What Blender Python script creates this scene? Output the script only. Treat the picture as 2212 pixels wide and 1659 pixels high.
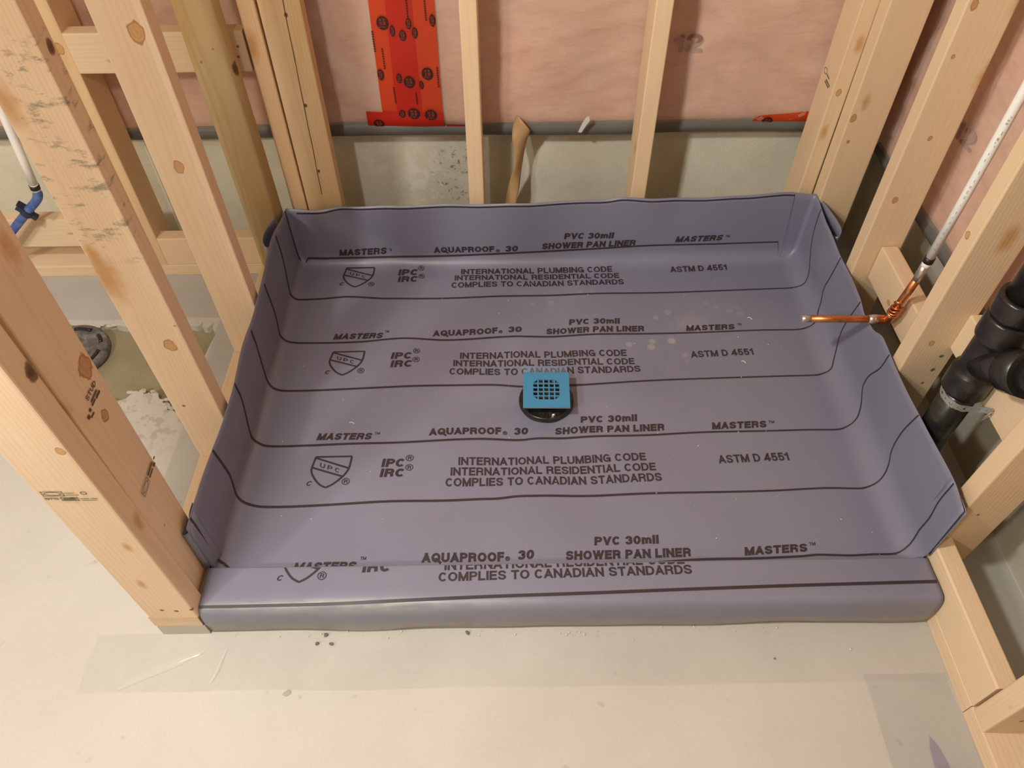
import bpy, bmesh, math, random
from mathutils import Vector, Matrix, noise
from mathutils.bvhtree import BVHTree

for o in list(bpy.data.objects):
    bpy.data.objects.remove(o)
SC = bpy.context.scene
COL = SC.collection
random.seed(7)

# ------------------------------------------------------------------ camera
FPX = 1597.05
cam = bpy.data.cameras.new('camera')
cam.sensor_fit = 'HORIZONTAL'
cam.sensor_width = 36.0
cam.lens = FPX / 2212.0 * 36.0
cam.clip_start = 0.02
camo = bpy.data.objects.new('camera', cam)
COL.objects.link(camo)
_r = Vector((0.99989630, -0.01195788, -0.00802541))
_u = Vector((0.01429007, 0.75469958, 0.65591489))
_f = Vector((0.00178658, 0.65596155, -0.75479219))
camo.matrix_world = Matrix(((_r.x, _u.x, -_f.x, 0.57046), (_r.y, _u.y, -_f.y, -0.57336), (_r.z, _u.z, -_f.z, 1.36009), (0, 0, 0, 1)))
SC.camera = camo

# ------------------------------------------------------------------ light
W = bpy.data.worlds.new('world')
SC.world = W
W.use_nodes = True
W.node_tree.nodes['Background'].inputs[0].default_value = (1.0, 0.72, 0.48, 1)
W.node_tree.nodes['Background'].inputs[1].default_value = 0.10
lamp = bpy.data.lights.new('work_lamp', 'POINT')
lamp.energy = 38
lamp.shadow_soft_size = 0.06
lamp.color = (1.0, 0.985, 0.93)
lampo = bpy.data.objects.new('work_lamp', lamp)
lampo.location = (-0.03, -0.16, 1.62)
COL.objects.link(lampo)
lamp2 = bpy.data.lights.new('far_bulb', 'POINT')     # the room's ceiling bulb, out in front on the left
lamp2.energy = 57
lamp2.shadow_soft_size = 0.12
lamp2.color = (1.0, 0.95, 0.86)
lamp2o = bpy.data.objects.new('far_bulb', lamp2)
lamp2o.location = (-1.15, -1.55, 2.2)
COL.objects.link(lamp2o)
SC.view_settings.view_transform = 'Standard'
SC.view_settings.look = 'None'
SC.view_settings.exposure = 0.86
SC.view_settings.gamma = 1.0
SC.view_settings.use_curve_mapping = False


# ------------------------------------------------------------------ helpers
def tag(o, label=None, cat=None, group=None, kind=None):
    if label: o['label'] = label
    if cat: o['category'] = cat
    if group: o['group'] = group
    if kind: o['kind'] = kind
    return o


def empty(name, loc=(0, 0, 0)):
    o = bpy.data.objects.new(name, None)
    o.empty_display_size = 0.05
    o.location = loc
    COL.objects.link(o)
    return o


def mobj(name, verts, faces, mat, parent=None, smooth=False, loc=(0, 0, 0)):
    me = bpy.data.meshes.new(name)
    me.from_pydata([tuple(v) for v in verts], [], faces)
    me.update()
    return link(name, me, mat, parent, smooth, loc)


def link(name, me, mat, parent=None, smooth=False, loc=(0, 0, 0)):
    if mat is not None:
        me.materials.clear()
        me.materials.append(mat)
    if smooth:
        for p in me.polygons: p.use_smooth = True
    o = bpy.data.objects.new(name, me)
    COL.objects.link(o)
    if parent is not None:
        o.parent = parent
        pl = parent.location
        if parent.parent is not None:
            pl = pl + parent.parent.location
        o.location = Vector(loc) - Vector(pl)
    else:
        o.location = loc
    return o


def bobj(name, bm, mat, parent=None, smooth=False, loc=(0, 0, 0)):
    me = bpy.data.meshes.new(name)
    bmesh.ops.recalc_face_normals(bm, faces=bm.faces)
    bm.to_mesh(me)
    bm.free()
    return link(name, me, mat, parent, smooth, loc)


def tube_into(bm, pts, rad, n=14, cap=True):
    """sweep a circle along pts; rad is a number or a list"""
    pts = [Vector(p) for p in pts]
    if not isinstance(rad, (list, tuple)): rad = [rad] * len(pts)
    rings = []
    up = None
    for i, p in enumerate(pts):
        if i == 0: d = pts[1] - pts[0]
        elif i == len(pts) - 1: d = pts[-1] - pts[-2]
        else: d = (pts[i + 1] - p).normalized() + (p - pts[i - 1]).normalized()
        d.normalize()
        if up is None:
            up = d.orthogonal().normalized()
        else:
            up = (up - d * up.dot(d)).normalized()
        s = d.cross(up)
        rings.append([bm.verts.new(p + (up * math.cos(2 * math.pi * k / n) + s * math.sin(2 * math.pi * k / n)) * rad[i]) for k in range(n)])
    for a, b in zip(rings[:-1], rings[1:]):
        for k in range(n):
            bm.faces.new((a[k], a[(k + 1) % n], b[(k + 1) % n], b[k]))
    if cap:
        bm.faces.new(rings[0][::-1])
        bm.faces.new(rings[-1])


def tube(name, pts, rad, mat, parent=None, n=14, cap=True, smooth=True):
    bm = bmesh.new()
    tube_into(bm, pts, rad, n, cap)
    o = bobj(name, bm, mat, parent, False)
    for p in o.data.polygons:
        p.use_smooth = smooth and len(p.vertices) == 4
    return o


def bez(pts, n=8):
    """Catmull-Rom resampling"""
    P = [Vector(p) for p in pts]
    P = [2 * P[0] - P[1]] + P + [2 * P[-1] - P[-2]]
    out = []
    for i in range(1, len(P) - 2):
        for k in range(n):
            t = k / n
            a, b, c, d = P[i - 1], P[i], P[i + 1], P[i + 2]
            out.append(0.5 * ((2 * b) + (c - a) * t + (2 * a - 5 * b + 4 * c - d) * t * t + (3 * b - a - 3 * c + d) * t ** 3))
    out.append(P[-2])
    return out


def interp(tab, x):
    if x <= tab[0][0]: return tab[0][1]
    for (a, va), (b, vb) in zip(tab[:-1], tab[1:]):
        if x <= b:
            t = (x - a) / (b - a)
            t = t * t * (3 - 2 * t)
            return va + (vb - va) * t
    return tab[-1][1]


# ------------------------------------------------------------------ materials
def new_mat(name, rough=0.5, color=(0.8, 0.8, 0.8), metal=0.0):
    m = bpy.data.materials.new(name)
    m.use_nodes = True
    nt = m.node_tree
    b = nt.nodes['Principled BSDF']
    b.inputs['Base Color'].default_value = (*color, 1)
    b.inputs['Roughness'].default_value = rough
    b.inputs['Metallic'].default_value = metal
    return m, nt, b


def nd(nt, kind, **kw):
    n = nt.nodes.new(kind)
    for k, v in kw.items():
        if k.startswith('i_'):
            key = k[2:]
            key = int(key) if key.isdigit() else key
            n.inputs[key].default_value = v
        else:
            setattr(n, k, v)
    return n


def math_n(nt, op, a, b=None, c=None, clamp=False):
    n = nt.nodes.new('ShaderNodeMath')
    n.operation = op
    n.use_clamp = clamp
    for i, v in enumerate((a, b, c)):
        if v is None: continue
        if isinstance(v, (int, float)): n.inputs[i].default_value = v
        else: nt.links.new(v, n.inputs[i])
    return n.outputs[0]


def vmath(nt, op, a, b=None):
    n = nt.nodes.new('ShaderNodeVectorMath')
    n.operation = op
    for i, v in enumerate((a, b)):
        if v is None: continue
        if isinstance(v, (tuple, list)): n.inputs[i].default_value = v
        else: nt.links.new(v, n.inputs[i])
    return n


def mixc(nt, fac, a, b, blend='MIX'):
    n = nt.nodes.new('ShaderNodeMix')
    n.data_type = 'RGBA'
    n.blend_type = blend
    for key, v in (('Factor', fac), ('A', a), ('B', b)):
        idx = {'Factor': 0, 'A': 6, 'B': 7}[key]
        if isinstance(v, (int, float)): n.inputs[idx].default_value = v
        elif isinstance(v, (tuple, list)): n.inputs[idx].default_value = (*v, 1) if len(v) == 3 else v
        else: nt.links.new(v, n.inputs[idx])
    return n.outputs[2]


def ramp(nt, fac, stops):
    n = nt.nodes.new('ShaderNodeValToRGB')
    e = n.color_ramp.elements
    while len(e) > 1: e.remove(e[-1])
    e[0].position = stops[0][0]
    for i, (p, c) in enumerate(stops):
        el = e[0] if i == 0 else e.new(p)
        if isinstance(c, (int, float)): c = (c, c, c)
        el.color = (*c, 1)
    nt.links.new(fac, n.inputs[0])
    return n.outputs[0]


def noise_n(nt, vec, scale, detail=4, rough=0.55, out=0):
    n = nt.nodes.new('ShaderNodeTexNoise')
    n.inputs['Scale'].default_value = scale
    n.inputs['Detail'].default_value = detail
    n.inputs['Roughness'].default_value = rough
    if vec is not None: nt.links.new(vec, n.inputs['Vector'])
    return n.outputs[out]


def coords(nt):
    return nt.nodes.new('ShaderNodeTexCoord').outputs['Object']


def bump(nt, b, height, strength=0.3, dist=0.002):
    n = nt.nodes.new('ShaderNodeBump')
    n.inputs['Strength'].default_value = strength
    n.inputs['Distance'].default_value = dist
    nt.links.new(height, n.inputs['Height'])
    nt.links.new(n.outputs[0], b.inputs['Normal'])


def wood(seed, knots=(), light=(.835, .645, .455), dark=(.725, .52, .335), sap=0.0, stain=None):
    """pine with grain along local Z; knots: (x,y,z,radius,style)"""
    m, nt, b = new_mat('pine_%02d' % seed, 0.62)
    co = coords(nt)
    rnd = random.Random(seed)
    px, py = rnd.uniform(-.09, .09), rnd.choice((-1, 1)) * rnd.uniform(.03, .09)
    # growth rings around a wandering pith
    st = vmath(nt, 'MULTIPLY', co, (1, 1, 0.09)).outputs[0]
    st = vmath(nt, 'ADD', st, (seed * 1.37, seed * .61, 0)).outputs[0]
    wob = noise_n(nt, st, 9.0, 3, .5, 1)
    off = vmath(nt, 'MULTIPLY', vmath(nt, 'SUBTRACT', wob, (.5, .5, .5)).outputs[0], (.05, .05, 0)).outputs[0]
    rp = vmath(nt, 'ADD', vmath(nt, 'MULTIPLY', vmath(nt, 'SUBTRACT', co, (px, py, 0)).outputs[0], (1, 1, 0.012)).outputs[0], off).outputs[0]
    r = vmath(nt, 'LENGTH', rp).outputs['Value']
    ring = math_n(nt, 'SINE', math_n(nt, 'MULTIPLY', r, 950))
    ring = math_n(nt, 'POWER', math_n(nt, 'MULTIPLY_ADD', ring, .5, .5), 3.0)
    fine = noise_n(nt, vmath(nt, 'MULTIPLY', co, (1, 1, 0.02)).outputs[0], 700, 2, .6)
    big = noise_n(nt, vmath(nt, 'ADD', vmath(nt, 'MULTIPLY', co, (1, 1, 0.25)).outputs[0], (seed * 3.1, 0, seed)).outputs[0], 12, 3, .5)
    f = math_n(nt, 'MULTIPLY_ADD', ring, .15, math_n(nt, 'MULTIPLY_ADD', fine, .25, math_n(nt, 'MULTIPLY', big, .55)))
    col = ramp(nt, f, [(0.25, light), (0.75, dark)])
    if sap:
        sapm = ramp(nt, big, [(0.45, 0.0), (0.62, 1.0)])
        col = mixc(nt, math_n(nt, 'MULTIPLY', sapm, sap), col, (0.66, 0.40, 0.12))
    height = math_n(nt, 'MULTIPLY_ADD', fine, .6, math_n(nt, 'MULTIPLY', ring, .25))
    if stain:                                     # grey weather marks on one stretch of the board
        z0, z1 = stain
        sep = nd(nt, 'ShaderNodeSeparateXYZ')
        nt.links.new(co, sep.inputs[0])
        band = math_n(nt, 'MULTIPLY', ramp(nt, math_n(nt, 'DIVIDE', math_n(nt, 'SUBTRACT', sep.outputs[2], z0), z1 - z0), [(0, 0), (.1, 1), (.9, 1), (1, 0)]), 1.0)
        bl = noise_n(nt, vmath(nt, 'MULTIPLY', co, (1, 1, 2.6)).outputs[0], 26, 6, .7)
        bl = ramp(nt, bl, [(.55, 0), (.66, .75)])
        col = mixc(nt, math_n(nt, 'MULTIPLY', band, bl), col, (0.20, 0.20, 0.15))
    for (kx, ky, kz, kr, style) in knots:
        dv = vmath(nt, 'SUBTRACT', co, (kx, ky, kz)).outputs[0]
        dv = vmath(nt, 'ADD', dv, vmath(nt, 'MULTIPLY', vmath(nt, 'SUBTRACT', noise_n(nt, co, 60, 2, .5, 1), (.5, .5, .5)).outputs[0], (kr * .9, kr * .9, kr * .9)).outputs[0]).outputs[0]
        el = {'n': (1, 1, 1), 's': (1, 1, .45)}.get(style, (1, 1, .72))
        d = math_n(nt, 'DIVIDE', vmath(nt, 'LENGTH', vmath(nt, 'MULTIPLY', dv, el).outputs[0]).outputs['Value'], kr)
        if style == 'n':        # nail head and its dent
            col = mixc(nt, ramp(nt, d, [(.55, .85), (1, 0)]), col, (.10, .065, .035))
            height = math_n(nt, 'SUBTRACT', height, ramp(nt, d, [(.5, 1.6), (1.05, 0)]))
        elif style == 's':      # resin streak
            col = mixc(nt, ramp(nt, d, [(.3, .7), (1, 0)]), col, (.50, .24, .05))
        elif style == 'd':      # dark hole
            col = mixc(nt, ramp(nt, d, [(.3, .95), (.75, .8), (1, 0)]), col, (.10, .035, .015))
            height = math_n(nt, 'SUBTRACT', height, ramp(nt, d, [(.4, 3.0), (1.0, 0)]))
        else:                   # sound knot with a dark rim
            core = (.52, .26, .08) if style == 'k' else (.42, .17, .05)
            inner = math_n(nt, 'MULTIPLY_ADD', math_n(nt, 'SINE', math_n(nt, 'MULTIPLY', d, 15.0)), .08, .58)
            col = mixc(nt, math_n(nt, 'MULTIPLY', ramp(nt, d, [(.0, 1.2), (.8, 1), (1.0, 0)]), inner), col, core)
            col = mixc(nt, ramp(nt, d, [(.72, 0), (.88, .75), (1.0, 0)]), col, (.22, .08, .02))
            col = mixc(nt, ramp(nt, d, [(.9, .35), (1.9, 0)]), col, (.55, .27, .07))
    nt.links.new(col, b.inputs['Base Color'])
    b.inputs['Specular IOR Level'].default_value = .35
    bump(nt, b, height, .25, .0012)
    return m


def board(name, wx, wy, L, loc, mat, axis='Z', tilt=(0, 0), bev=.003, seg=2, front_round=None, parent=None):
    """a length of sawn lumber: local Z runs along it, base centred on loc"""
    bm = bmesh.new()
    bmesh.ops.create_cube(bm, size=1.0)
    for v in bm.verts:
        v.co.x *= wx
        v.co.y *= wy
        v.co.z = (v.co.z + .5) * L
    le = [e for e in bm.edges if abs(e.verts[0].co.z - e.verts[1].co.z) > L * .5]
    if front_round:
        fr = [e for e in le if e.verts[0].co.y < 0]
        le = [e for e in le if e.verts[0].co.y > 0]
        bmesh.ops.bevel(bm, geom=fr, offset=front_round, segments=6, profile=.5, affect='EDGES')
        le = [e for e in bm.edges if abs(e.verts[0].co.z - e.verts[1].co.z) > L * .5 and e.verts[0].co.y > wy * .49]
    bmesh.ops.bevel(bm, geom=le, offset=bev, segments=seg, profile=.5, affect='EDGES')
    for v in bm.verts:
        v.co.x += tilt[0] * v.co.z
        v.co.y += tilt[1] * v.co.z
    o = bobj(name, bm, mat, parent, False, loc)
    for p in o.data.polygons:
        p.use_smooth = bool(front_round) and abs(p.normal.z) < .5
    if axis == 'X': o.rotation_euler = (0, math.pi / 2, 0)
    if axis == 'Y': o.rotation_euler = (-math.pi / 2, 0, 0)
    return o


# ---- lettering drawn as strokes: each glyph is (width, [strokes]); a stroke is ('l', pts) straight runs or ('c', pts) a smooth curve
def _el(cx, cy, rx, ry, a0, a1, n=22):
    return [(cx + rx * math.cos(math.radians(a0 + (a1 - a0) * i / n)), cy + ry * math.sin(math.radians(a0 + (a1 - a0) * i / n))) for i in range(n + 1)]


_O = ('c', _el(.5, .5, .5, .5, 0, 360, 32))
_S = ('s', [(.98, .74), (.93, .89), (.74, .98), (.5, 1), (.22, .97), (.05, .86), (.03, .72), (.12, .60), (.32, .54), (.62, .47), (.88, .40), (.99, .27), (.95, .12), (.76, .02), (.5, 0), (.22, .03), (.05, .13), (.0, .29)])
GL = {
    'A': (.72, [('d', [(0, 0), (.5, 1)]), ('d', [(.5, 1), (1, 0)]), ('l', [(.24, .27), (.76, .27)])]),
    'B': (.66, [('l', [(0, 0), (0, 1)]), ('c', [(0, 1), (.3, 1), (.55, 1)] + _el(.60, .76, .32, .24, 88, -88, 12) + [(.55, .52), (.3, .52), (0, .52)]), ('c', [(.3, .52), (.55, .52)] + _el(.64, .26, .36, .26, 88, -88, 12) + [(.55, 0), (.3, 0), (0, 0)])]),
    'C': (.70, [('c', _el(.5, .5, .5, .5, 38, 322))]),
    'D': (.70, [('l', [(0, 0), (0, 1)]), ('c', [(0, 1), (.2, 1), (.42, 1)] + _el(.45, .5, .55, .5, 88, -88, 16) + [(.42, 0), (.2, 0), (0, 0)])]),
    'E': (.60, [('l', [(1, 1), (0, 1), (0, 0), (1, 0)]), ('l', [(0, .52), (.90, .52)])]),
    'F': (.56, [('l', [(1, 1), (0, 1), (0, 0)]), ('l', [(0, .50), (.86, .50)])]),
    'G': (.74, [('c', _el(.5, .5, .5, .5, 38, 330)), ('l', [(1, .0), (1, .45), (.56, .45)])]),
    'H': (.70, [('l', [(0, 0), (0, 1)]), ('l', [(1, 0), (1, 1)]), ('l', [(0, .52), (1, .52)])]),
    'I': (.0, [('l', [(0, 0), (0, 1)])]),
    'K': (.70, [('l', [(0, 0), (0, 1)]), ('d', [(0, .34), (.95, 1)]), ('d', [(.32, .58), (1, 0)])]),
    'L': (.56, [('l', [(0, 1), (0, 0), (1, 0)])]),
    'M': (.84, [('l', [(0, 0), (0, 1)]), ('l', [(1, 0), (1, 1)]), ('d', [(.03, 1), (.5, 0)]), ('d', [(.97, 1), (.5, 0)])]),
    'N': (.70, [('l', [(0, 0), (0, 1)]), ('l', [(1, 0), (1, 1)]), ('d', [(.02, 1), (.98, 0)])]),
    'O': (.78, [_O]),
    'P': (.64, [('l', [(0, 0), (0, 1)]), ('c', [(0, 1), (.3, 1), (.55, 1)] + _el(.62, .735, .38, .265, 88, -88, 12) + [(.55, .47), (.3, .47), (0, .47)])]),
    'Q': (.78, [_O, ('d', [(.62, .26), (1.02, -.06)])]),
    'R': (.70, [('l', [(0, 0), (0, 1)]), ('c', [(0, 1), (.3, 1), (.55, 1)] + _el(.60, .745, .36, .255, 88, -88, 12) + [(.55, .49), (.3, .49), (0, .49)]), ('c', [(.55, .49), (.76, .46), (.88, .36), (.91, .2), (.93, .08), (.98, -.11)])]),
    'S': (.66, [_S]),
    'T': (.64, [('l', [(0, 1), (1, 1)]), ('l', [(.5, 1), (.5, 0)])]),
    'U': (.70, [('l', [(0, .36), (0, 1)]), ('l', [(1, .36), (1, 1)]), ('c', [(0, .40)] + _el(.5, .36, .5, .36, 180, 360, 16) + [(1, .40)])]),
    'V': (.68, [('d', [(0, 1), (.5, 0)]), ('d', [(1, 1), (.5, 0)])]),
    'W': (1.05, [('d', [(0, 1), (.25, 0)]), ('d', [(.25, 0), (.5, 1)]), ('d', [(.5, 1), (.75, 0)]), ('d', [(.75, 0), (1, 1)])]),
    '0': (.60, [_O]),
    '1': (.34, [('l', [(1, 0), (1, 1)]), ('l', [(0, .78), (.6, .78)])]),
    '2': (.58, [('s', [(0, .70), (.06, .88), (.26, .99), (.52, 1), (.82, .95), (.98, .80), (.97, .64), (.82, .48), (.5, .30), (.2, .14), (.02, .0)]), ('l', [(0, 0), (1, 0)])]),
    '3': (.58, [('s', [(.02, .74), (.12, .92), (.42, 1), (.75, .96), (.93, .83), (.92, .66), (.75, .55), (.45, .53)]), ('s', [(.45, .53), (.78, .50), (.98, .38), (.99, .20), (.82, .05), (.46, 0), (.14, .06), (.0, .26)])]),
    '4': (.62, [('l', [(.74, 0), (.74, 1)]), ('d', [(.70, 1), (0, .30)]), ('l', [(.02, .24), (1, .24)])]),
    '5': (.58, [('l', [(.90, 1), (.16, 1)]), ('l', [(.16, 1), (.06, .46)]), ('s', [(.06, .46), (.26, .58), (.52, .62), (.84, .55), (1, .34), (.94, .12), (.72, .01), (.44, -.01), (.14, .05), (0, .22)])]),
    '7': (.56, [('l', [(0, 1), (1, 1)]), ('d', [(1, 1), (.35, 0)])]),
    '9': (.58, [('c', _el(.5, .68, .5, .32, 0, 360, 24)), ('s', [(1, .68), (1, .4), (.88, .12), (.55, 0), (.2, .04), (.04, .18)])]),
    'm': (.86, [('l', [(0, 0), (0, .70)]), ('c', [(0, .50), (.06, .64), (.24, .70), (.42, .64), (.48, .48), (.48, .0), (.48, -.11)]), ('c', [(.52, .50), (.58, .64), (.76, .70), (.94, .64), (1, .48), (1, .0), (1, -.11)])]),
    'i': (.0, [('l', [(0, 0), (0, .70)]), ('l', [(0, .93), (0, 1.0)])]),
    'l': (.0, [('l', [(0, 0), (0, 1)])]),
    'u': (.52, [('c', [(0, .82), (0, .3), (.1, .08), (.4, 0), (.8, .06), (1, .28)]), ('l', [(1, 0), (1, .72)])]),
    'c': (.50, [('c', _el(.5, .36, .5, .36, 40, 320))]),
    'k': (.50, [('l', [(0, 0), (0, 1)]), ('d', [(0, .25), (.9, .74)]), ('d', [(.35, .42), (1, 0)])]),
    'a': (.50, [('c', _el(.45, .34, .45, .34, 0, 360, 20)), ('l', [(.95, 0), (.95, .7)])]),
    'p': (.54, [('l', [(0, -.3), (0, .72)]), ('c', _el(.5, .36, .5, .36, 0, 360, 20))]),
    'e': (.52, [('c', _el(.5, .36, .5, .36, 0, 315)), ('l', [(0, .36), (1, .36)])]),
    '-': (.26, [('l', [(0, .4), (1, .4)])]),
}


def _clip(poly, lim, keep_low):
    out = []
    for (a, b_) in zip(poly, poly[1:] + poly[:1]):
        ia = a[1] <= lim if keep_low else a[1] >= lim
        ib = b_[1] <= lim if keep_low else b_[1] >= lim
        if ia: out.append(a)
        if ia != ib:
            t = (lim - a[1]) / (b_[1] - a[1])
            out.append((a[0] + (b_[0] - a[0]) * t, lim))
    return out


def glyph(ch, w):
    """stroke polygons of one glyph at cap height 1"""
    wid, strokes = GL[ch]
    wid += w * .55
    tot = max(wid, w)
    polys = []

    def M(p): return (w / 2 + p[0] * (tot - w), w / 2 + p[1] * (1 - w))
    for kind, pts in strokes:
        P = [M(p) for p in pts]
        if kind == 's':
            P = [(q.x, q.y) for q in bez([(a, b_, 0) for a, b_ in P], 3)]
            kind = 'c'
        if kind in 'ld':
            for a, b_ in zip(P[:-1], P[1:]):
                dx, dy = b_[0] - a[0], b_[1] - a[1]
                L = math.hypot(dx, dy)
                if L < 1e-6: continue
                dx, dy = dx / L, dy / L
                e = w / 2 if kind == 'l' else w * 1.2
                ww = w / 2 * (1.0 if kind == 'l' or abs(dx) > .9 else .96)
                a2, b2 = (a[0] - dx * e, a[1] - dy * e), (b_[0] + dx * e, b_[1] + dy * e)
                q = [(a2[0] - dy * ww, a2[1] + dx * ww), (a2[0] + dy * ww, a2[1] - dx * ww), (b2[0] + dy * ww, b2[1] - dx * ww), (b2[0] - dy * ww, b2[1] + dx * ww)]
                if kind == 'd':
                    lo, hi = (0, 1) if pts[0] not in ((.62, .26),) else (-.2, .45)
                    q = _clip(_clip(q, hi, True), lo, False)
                    if ch == 'K': q = [(max(p[0], w * .3), p[1]) for p in q]
                polys.append(q)
        else:
            n = len(P)
            closed = abs(P[0][0] - P[-1][0]) + abs(P[0][1] - P[-1][1]) < 1e-6
            L, R = [], []
            for i in range(n):
                a = P[i - 1] if i else (P[-2] if closed else P[0])
                b_ = P[i + 1] if i < n - 1 else (P[1] if closed else P[-1])
                dx, dy = b_[0] - a[0], b_[1] - a[1]
                l = math.hypot(dx, dy) or 1
                # horizontals of a curve are a touch thinner than its verticals
                ww = w / 2 * (1 - .10 * abs(dx / l))
                L.append((P[i][0] - dy / l * ww, P[i][1] + dx / l * ww))
                R.append((P[i][0] + dy / l * ww, P[i][1] - dx / l * ww))
            for i in range(n - 1):
                polys.append([L[i], R[i], R[i + 1], L[i + 1]])
    return polys, tot


_tc = {}


def text_geo(body, w=.19, space=.10):
    """a word as polygons: x 0..1 over its width, y 0..1 over cap height; also its width in cap heights"""
    k = (body, w, space)
    if k in _tc: return _tc[k]
    vs, fs, x = [], [], 0.0
    for ch in body:
        if ch == ' ':
            x += .30 + space
            continue
        polys, tot = glyph(ch, w)
        for q in polys:
            if len(q) < 3: continue
            b0 = len(vs)
            vs += [(x + a, b_) for a, b_ in q]
            fs.append(tuple(range(b0, b0 + len(q))))
        x += tot + space
    x -= space
    _tc[k] = ([(a / x, b_) for a, b_ in vs], fs, x)
    return _tc[k]

# ================================================================== SETTING
def concrete(name, c1, c2, scale=6, spots=True, bumpk=.3, patch=None):
    m, nt, b = new_mat(name, .8)
    co = coords(nt)
    n1 = noise_n(nt, co, scale, 6, .6)
    col = ramp(nt, n1, [(.35, c1), (.65, c2)])
    n2 = noise_n(nt, co, 180, 3, .6)
    col = mixc(nt, math_n(nt, 'MULTIPLY', ramp(nt, n2, [(.45, 0), (.75, 1)]), .16), col, tuple(v * .72 for v in c1))
    if spots:
        n3 = noise_n(nt, co, 30, 2, .5)
        col = mixc(nt, ramp(nt, n3, [(.70, 0), (.78, .4)]), col, tuple(v * .55 for v in c1))
    if patch:
        for (center, rad, sc, pc, lo) in patch:
            d = math_n(nt, 'DIVIDE', vmath(nt, 'LENGTH', vmath(nt, 'MULTIPLY', vmath(nt, 'SUBTRACT', co, center).outputs[0], rad).outputs[0]).outputs['Value'], 1.0)
            msk = ramp(nt, d, [(.45, 1), (1, 0)])
            blot = ramp(nt, noise_n(nt, co, sc, 5, .65), [(lo, 0), (lo + .05, 1)])
            col = mixc(nt, math_n(nt, 'MULTIPLY', msk, blot), col, pc)
    nt.links.new(col, b.inputs['Base Color'])
    h = math_n(nt, 'ADD', math_n(nt, 'MULTIPLY', n2, .5), n1)
    bump(nt, b, h, bumpk, .004)
    return m


M_FLOOR = concrete('floor_concrete', (.55, .515, .465), (.60, .565, .515), 3.0, True, .12,
                   patch=[((-.30, .52, 0), (5.5, 7.5, 1), 34, (.44, .42, .35), .52)])
M_PIT = concrete('pit_sand', (.27, .235, .14), (.34, .30, .19), 8, False, .5)
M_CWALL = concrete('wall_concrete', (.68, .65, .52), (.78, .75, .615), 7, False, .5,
                   patch=[((.33, 1.2, .24), (4.5, 1, 5.5), 22, (.80, .77, .67), .50), ((.43, 1.2, .2), (12, 1, 8), 60, (.27, .24, .18), .56)])
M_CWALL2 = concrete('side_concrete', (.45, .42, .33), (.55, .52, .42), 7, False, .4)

# floor slab with the ragged opening left for the pipe work
HOLE = [(-.654, .842), (-.599, .842), (-.584, .844), (-.566, .819), (-.542, .81), (-.51, .801), (-.512, .832), (-.506, .839), (-.484, .838), (-.476, .843), (-.465, .834), (-.439, .827), (-.358, .832), (-.31, .836), (-.266, .827), (-.247, .825), (-.24, .842), (-.236, .822), (-.221, .818), (-.212, .838), (-.206, .812), (-.194, .801), (-.199, .763), (-.203, .719), (-.198, .623), (-.196, .56), (-.201, .531), (-.22, .531), (-.236, .545), (-.244, .539), (-.254, .560), (-.262, .556), (-.265, .574), (-.276, .578), (-.287, .596), (-.296, .588), (-.307, .599), (-.316, .592), (-.326, .603), (-.348, .597), (-.357, .58), (-.374, .573), (-.444, .597), (-.541, .675), (-.619, .756), (-.66, .80)]
cu = bpy.data.curves.new('floor', 'CURVE')
cu.dimensions = '2D'
cu.fill_mode = 'BOTH'
for loop in ([(-2.2, -3.2), (1.56, -3.2), (1.56, 1.2), (-2.2, 1.2)], HOLE):
    sp = cu.splines.new('POLY')
    sp.points.add(len(loop) - 1)
    for p, (x, y) in zip(sp.points, loop): p.co = (x, y, 0, 1)
    sp.use_cyclic_u = True
cu.extrude = .012
to = bpy.data.objects.new('t', cu)
COL.objects.link(to)
me = bpy.data.meshes.new_from_object(to.evaluated_get(bpy.context.evaluated_depsgraph_get()))
bpy.data.objects.remove(to)
for v in me.vertices: v.co.z -= .012
me.name = 'floor'
floor = link('floor', me, M_FLOOR)
tag(floor, kind='structure')
bm = bmesh.new()
N = 26
g = [[bm.verts.new((-.72 + .60 * i / N, .46 + .46 * j / N, -.019 + .006 * noise.noise(Vector((i * .3, j * .3, 0))))) for j in range(N + 1)] for i in range(N + 1)]
for i in range(N):
    for j in range(N): bm.faces.new((g[i][j], g[i + 1][j], g[i + 1][j + 1], g[i][j + 1]))
bobj('pit_bottom', bm, M_PIT, floor, True)
# lumps of slab left hanging round the opening
bm = bmesh.new()
for k, (x, y) in enumerate(HOLE):
    if 28 <= k <= 40 or 2 <= k <= 9:
        for q in range(2):
            s = random.uniform(.004, .010)
            bmesh.ops.create_icosphere(bm, subdivisions=1, radius=s, matrix=Matrix.Translation((x + random.uniform(-.008, .008), y + random.uniform(-.008, .006), -.003)) @ Matrix.Diagonal((1.3, .8, .5, 1)))
tag(bobj('broken_edge', bm, M_FLOOR, floor), kind='stuff')


def slab(name, x0, x1, y0, y1, z0, z1, mat):
    bm = bmesh.new()
    bmesh.ops.create_cube(bm, size=1, matrix=Matrix.Translation(((x0 + x1) / 2, (y0 + y1) / 2, (z0 + z1) / 2)) @ Matrix.Diagonal((x1 - x0, y1 - y0, z1 - z0, 1)))
    return tag(bobj(name, bm, mat), kind='structure')


slab('wall_back', -2.2, 1.66, 1.2, 1.3, -.03, 2.42, M_CWALL)
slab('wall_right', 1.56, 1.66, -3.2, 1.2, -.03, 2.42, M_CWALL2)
slab('ceiling', -2.2, 1.66, -3.2, 1.3, 2.42, 2.45, new_mat('subfloor', .8, (.24, .19, .13))[0])  # out of view, added and kept dark to cut ambient light from above
slab('unseen_wall_left', -2.3, -2.2, -3.2, 1.3, -.03, 2.42, M_CWALL2)  # unseen wall, added to stop ambient light washing in from the left

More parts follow.
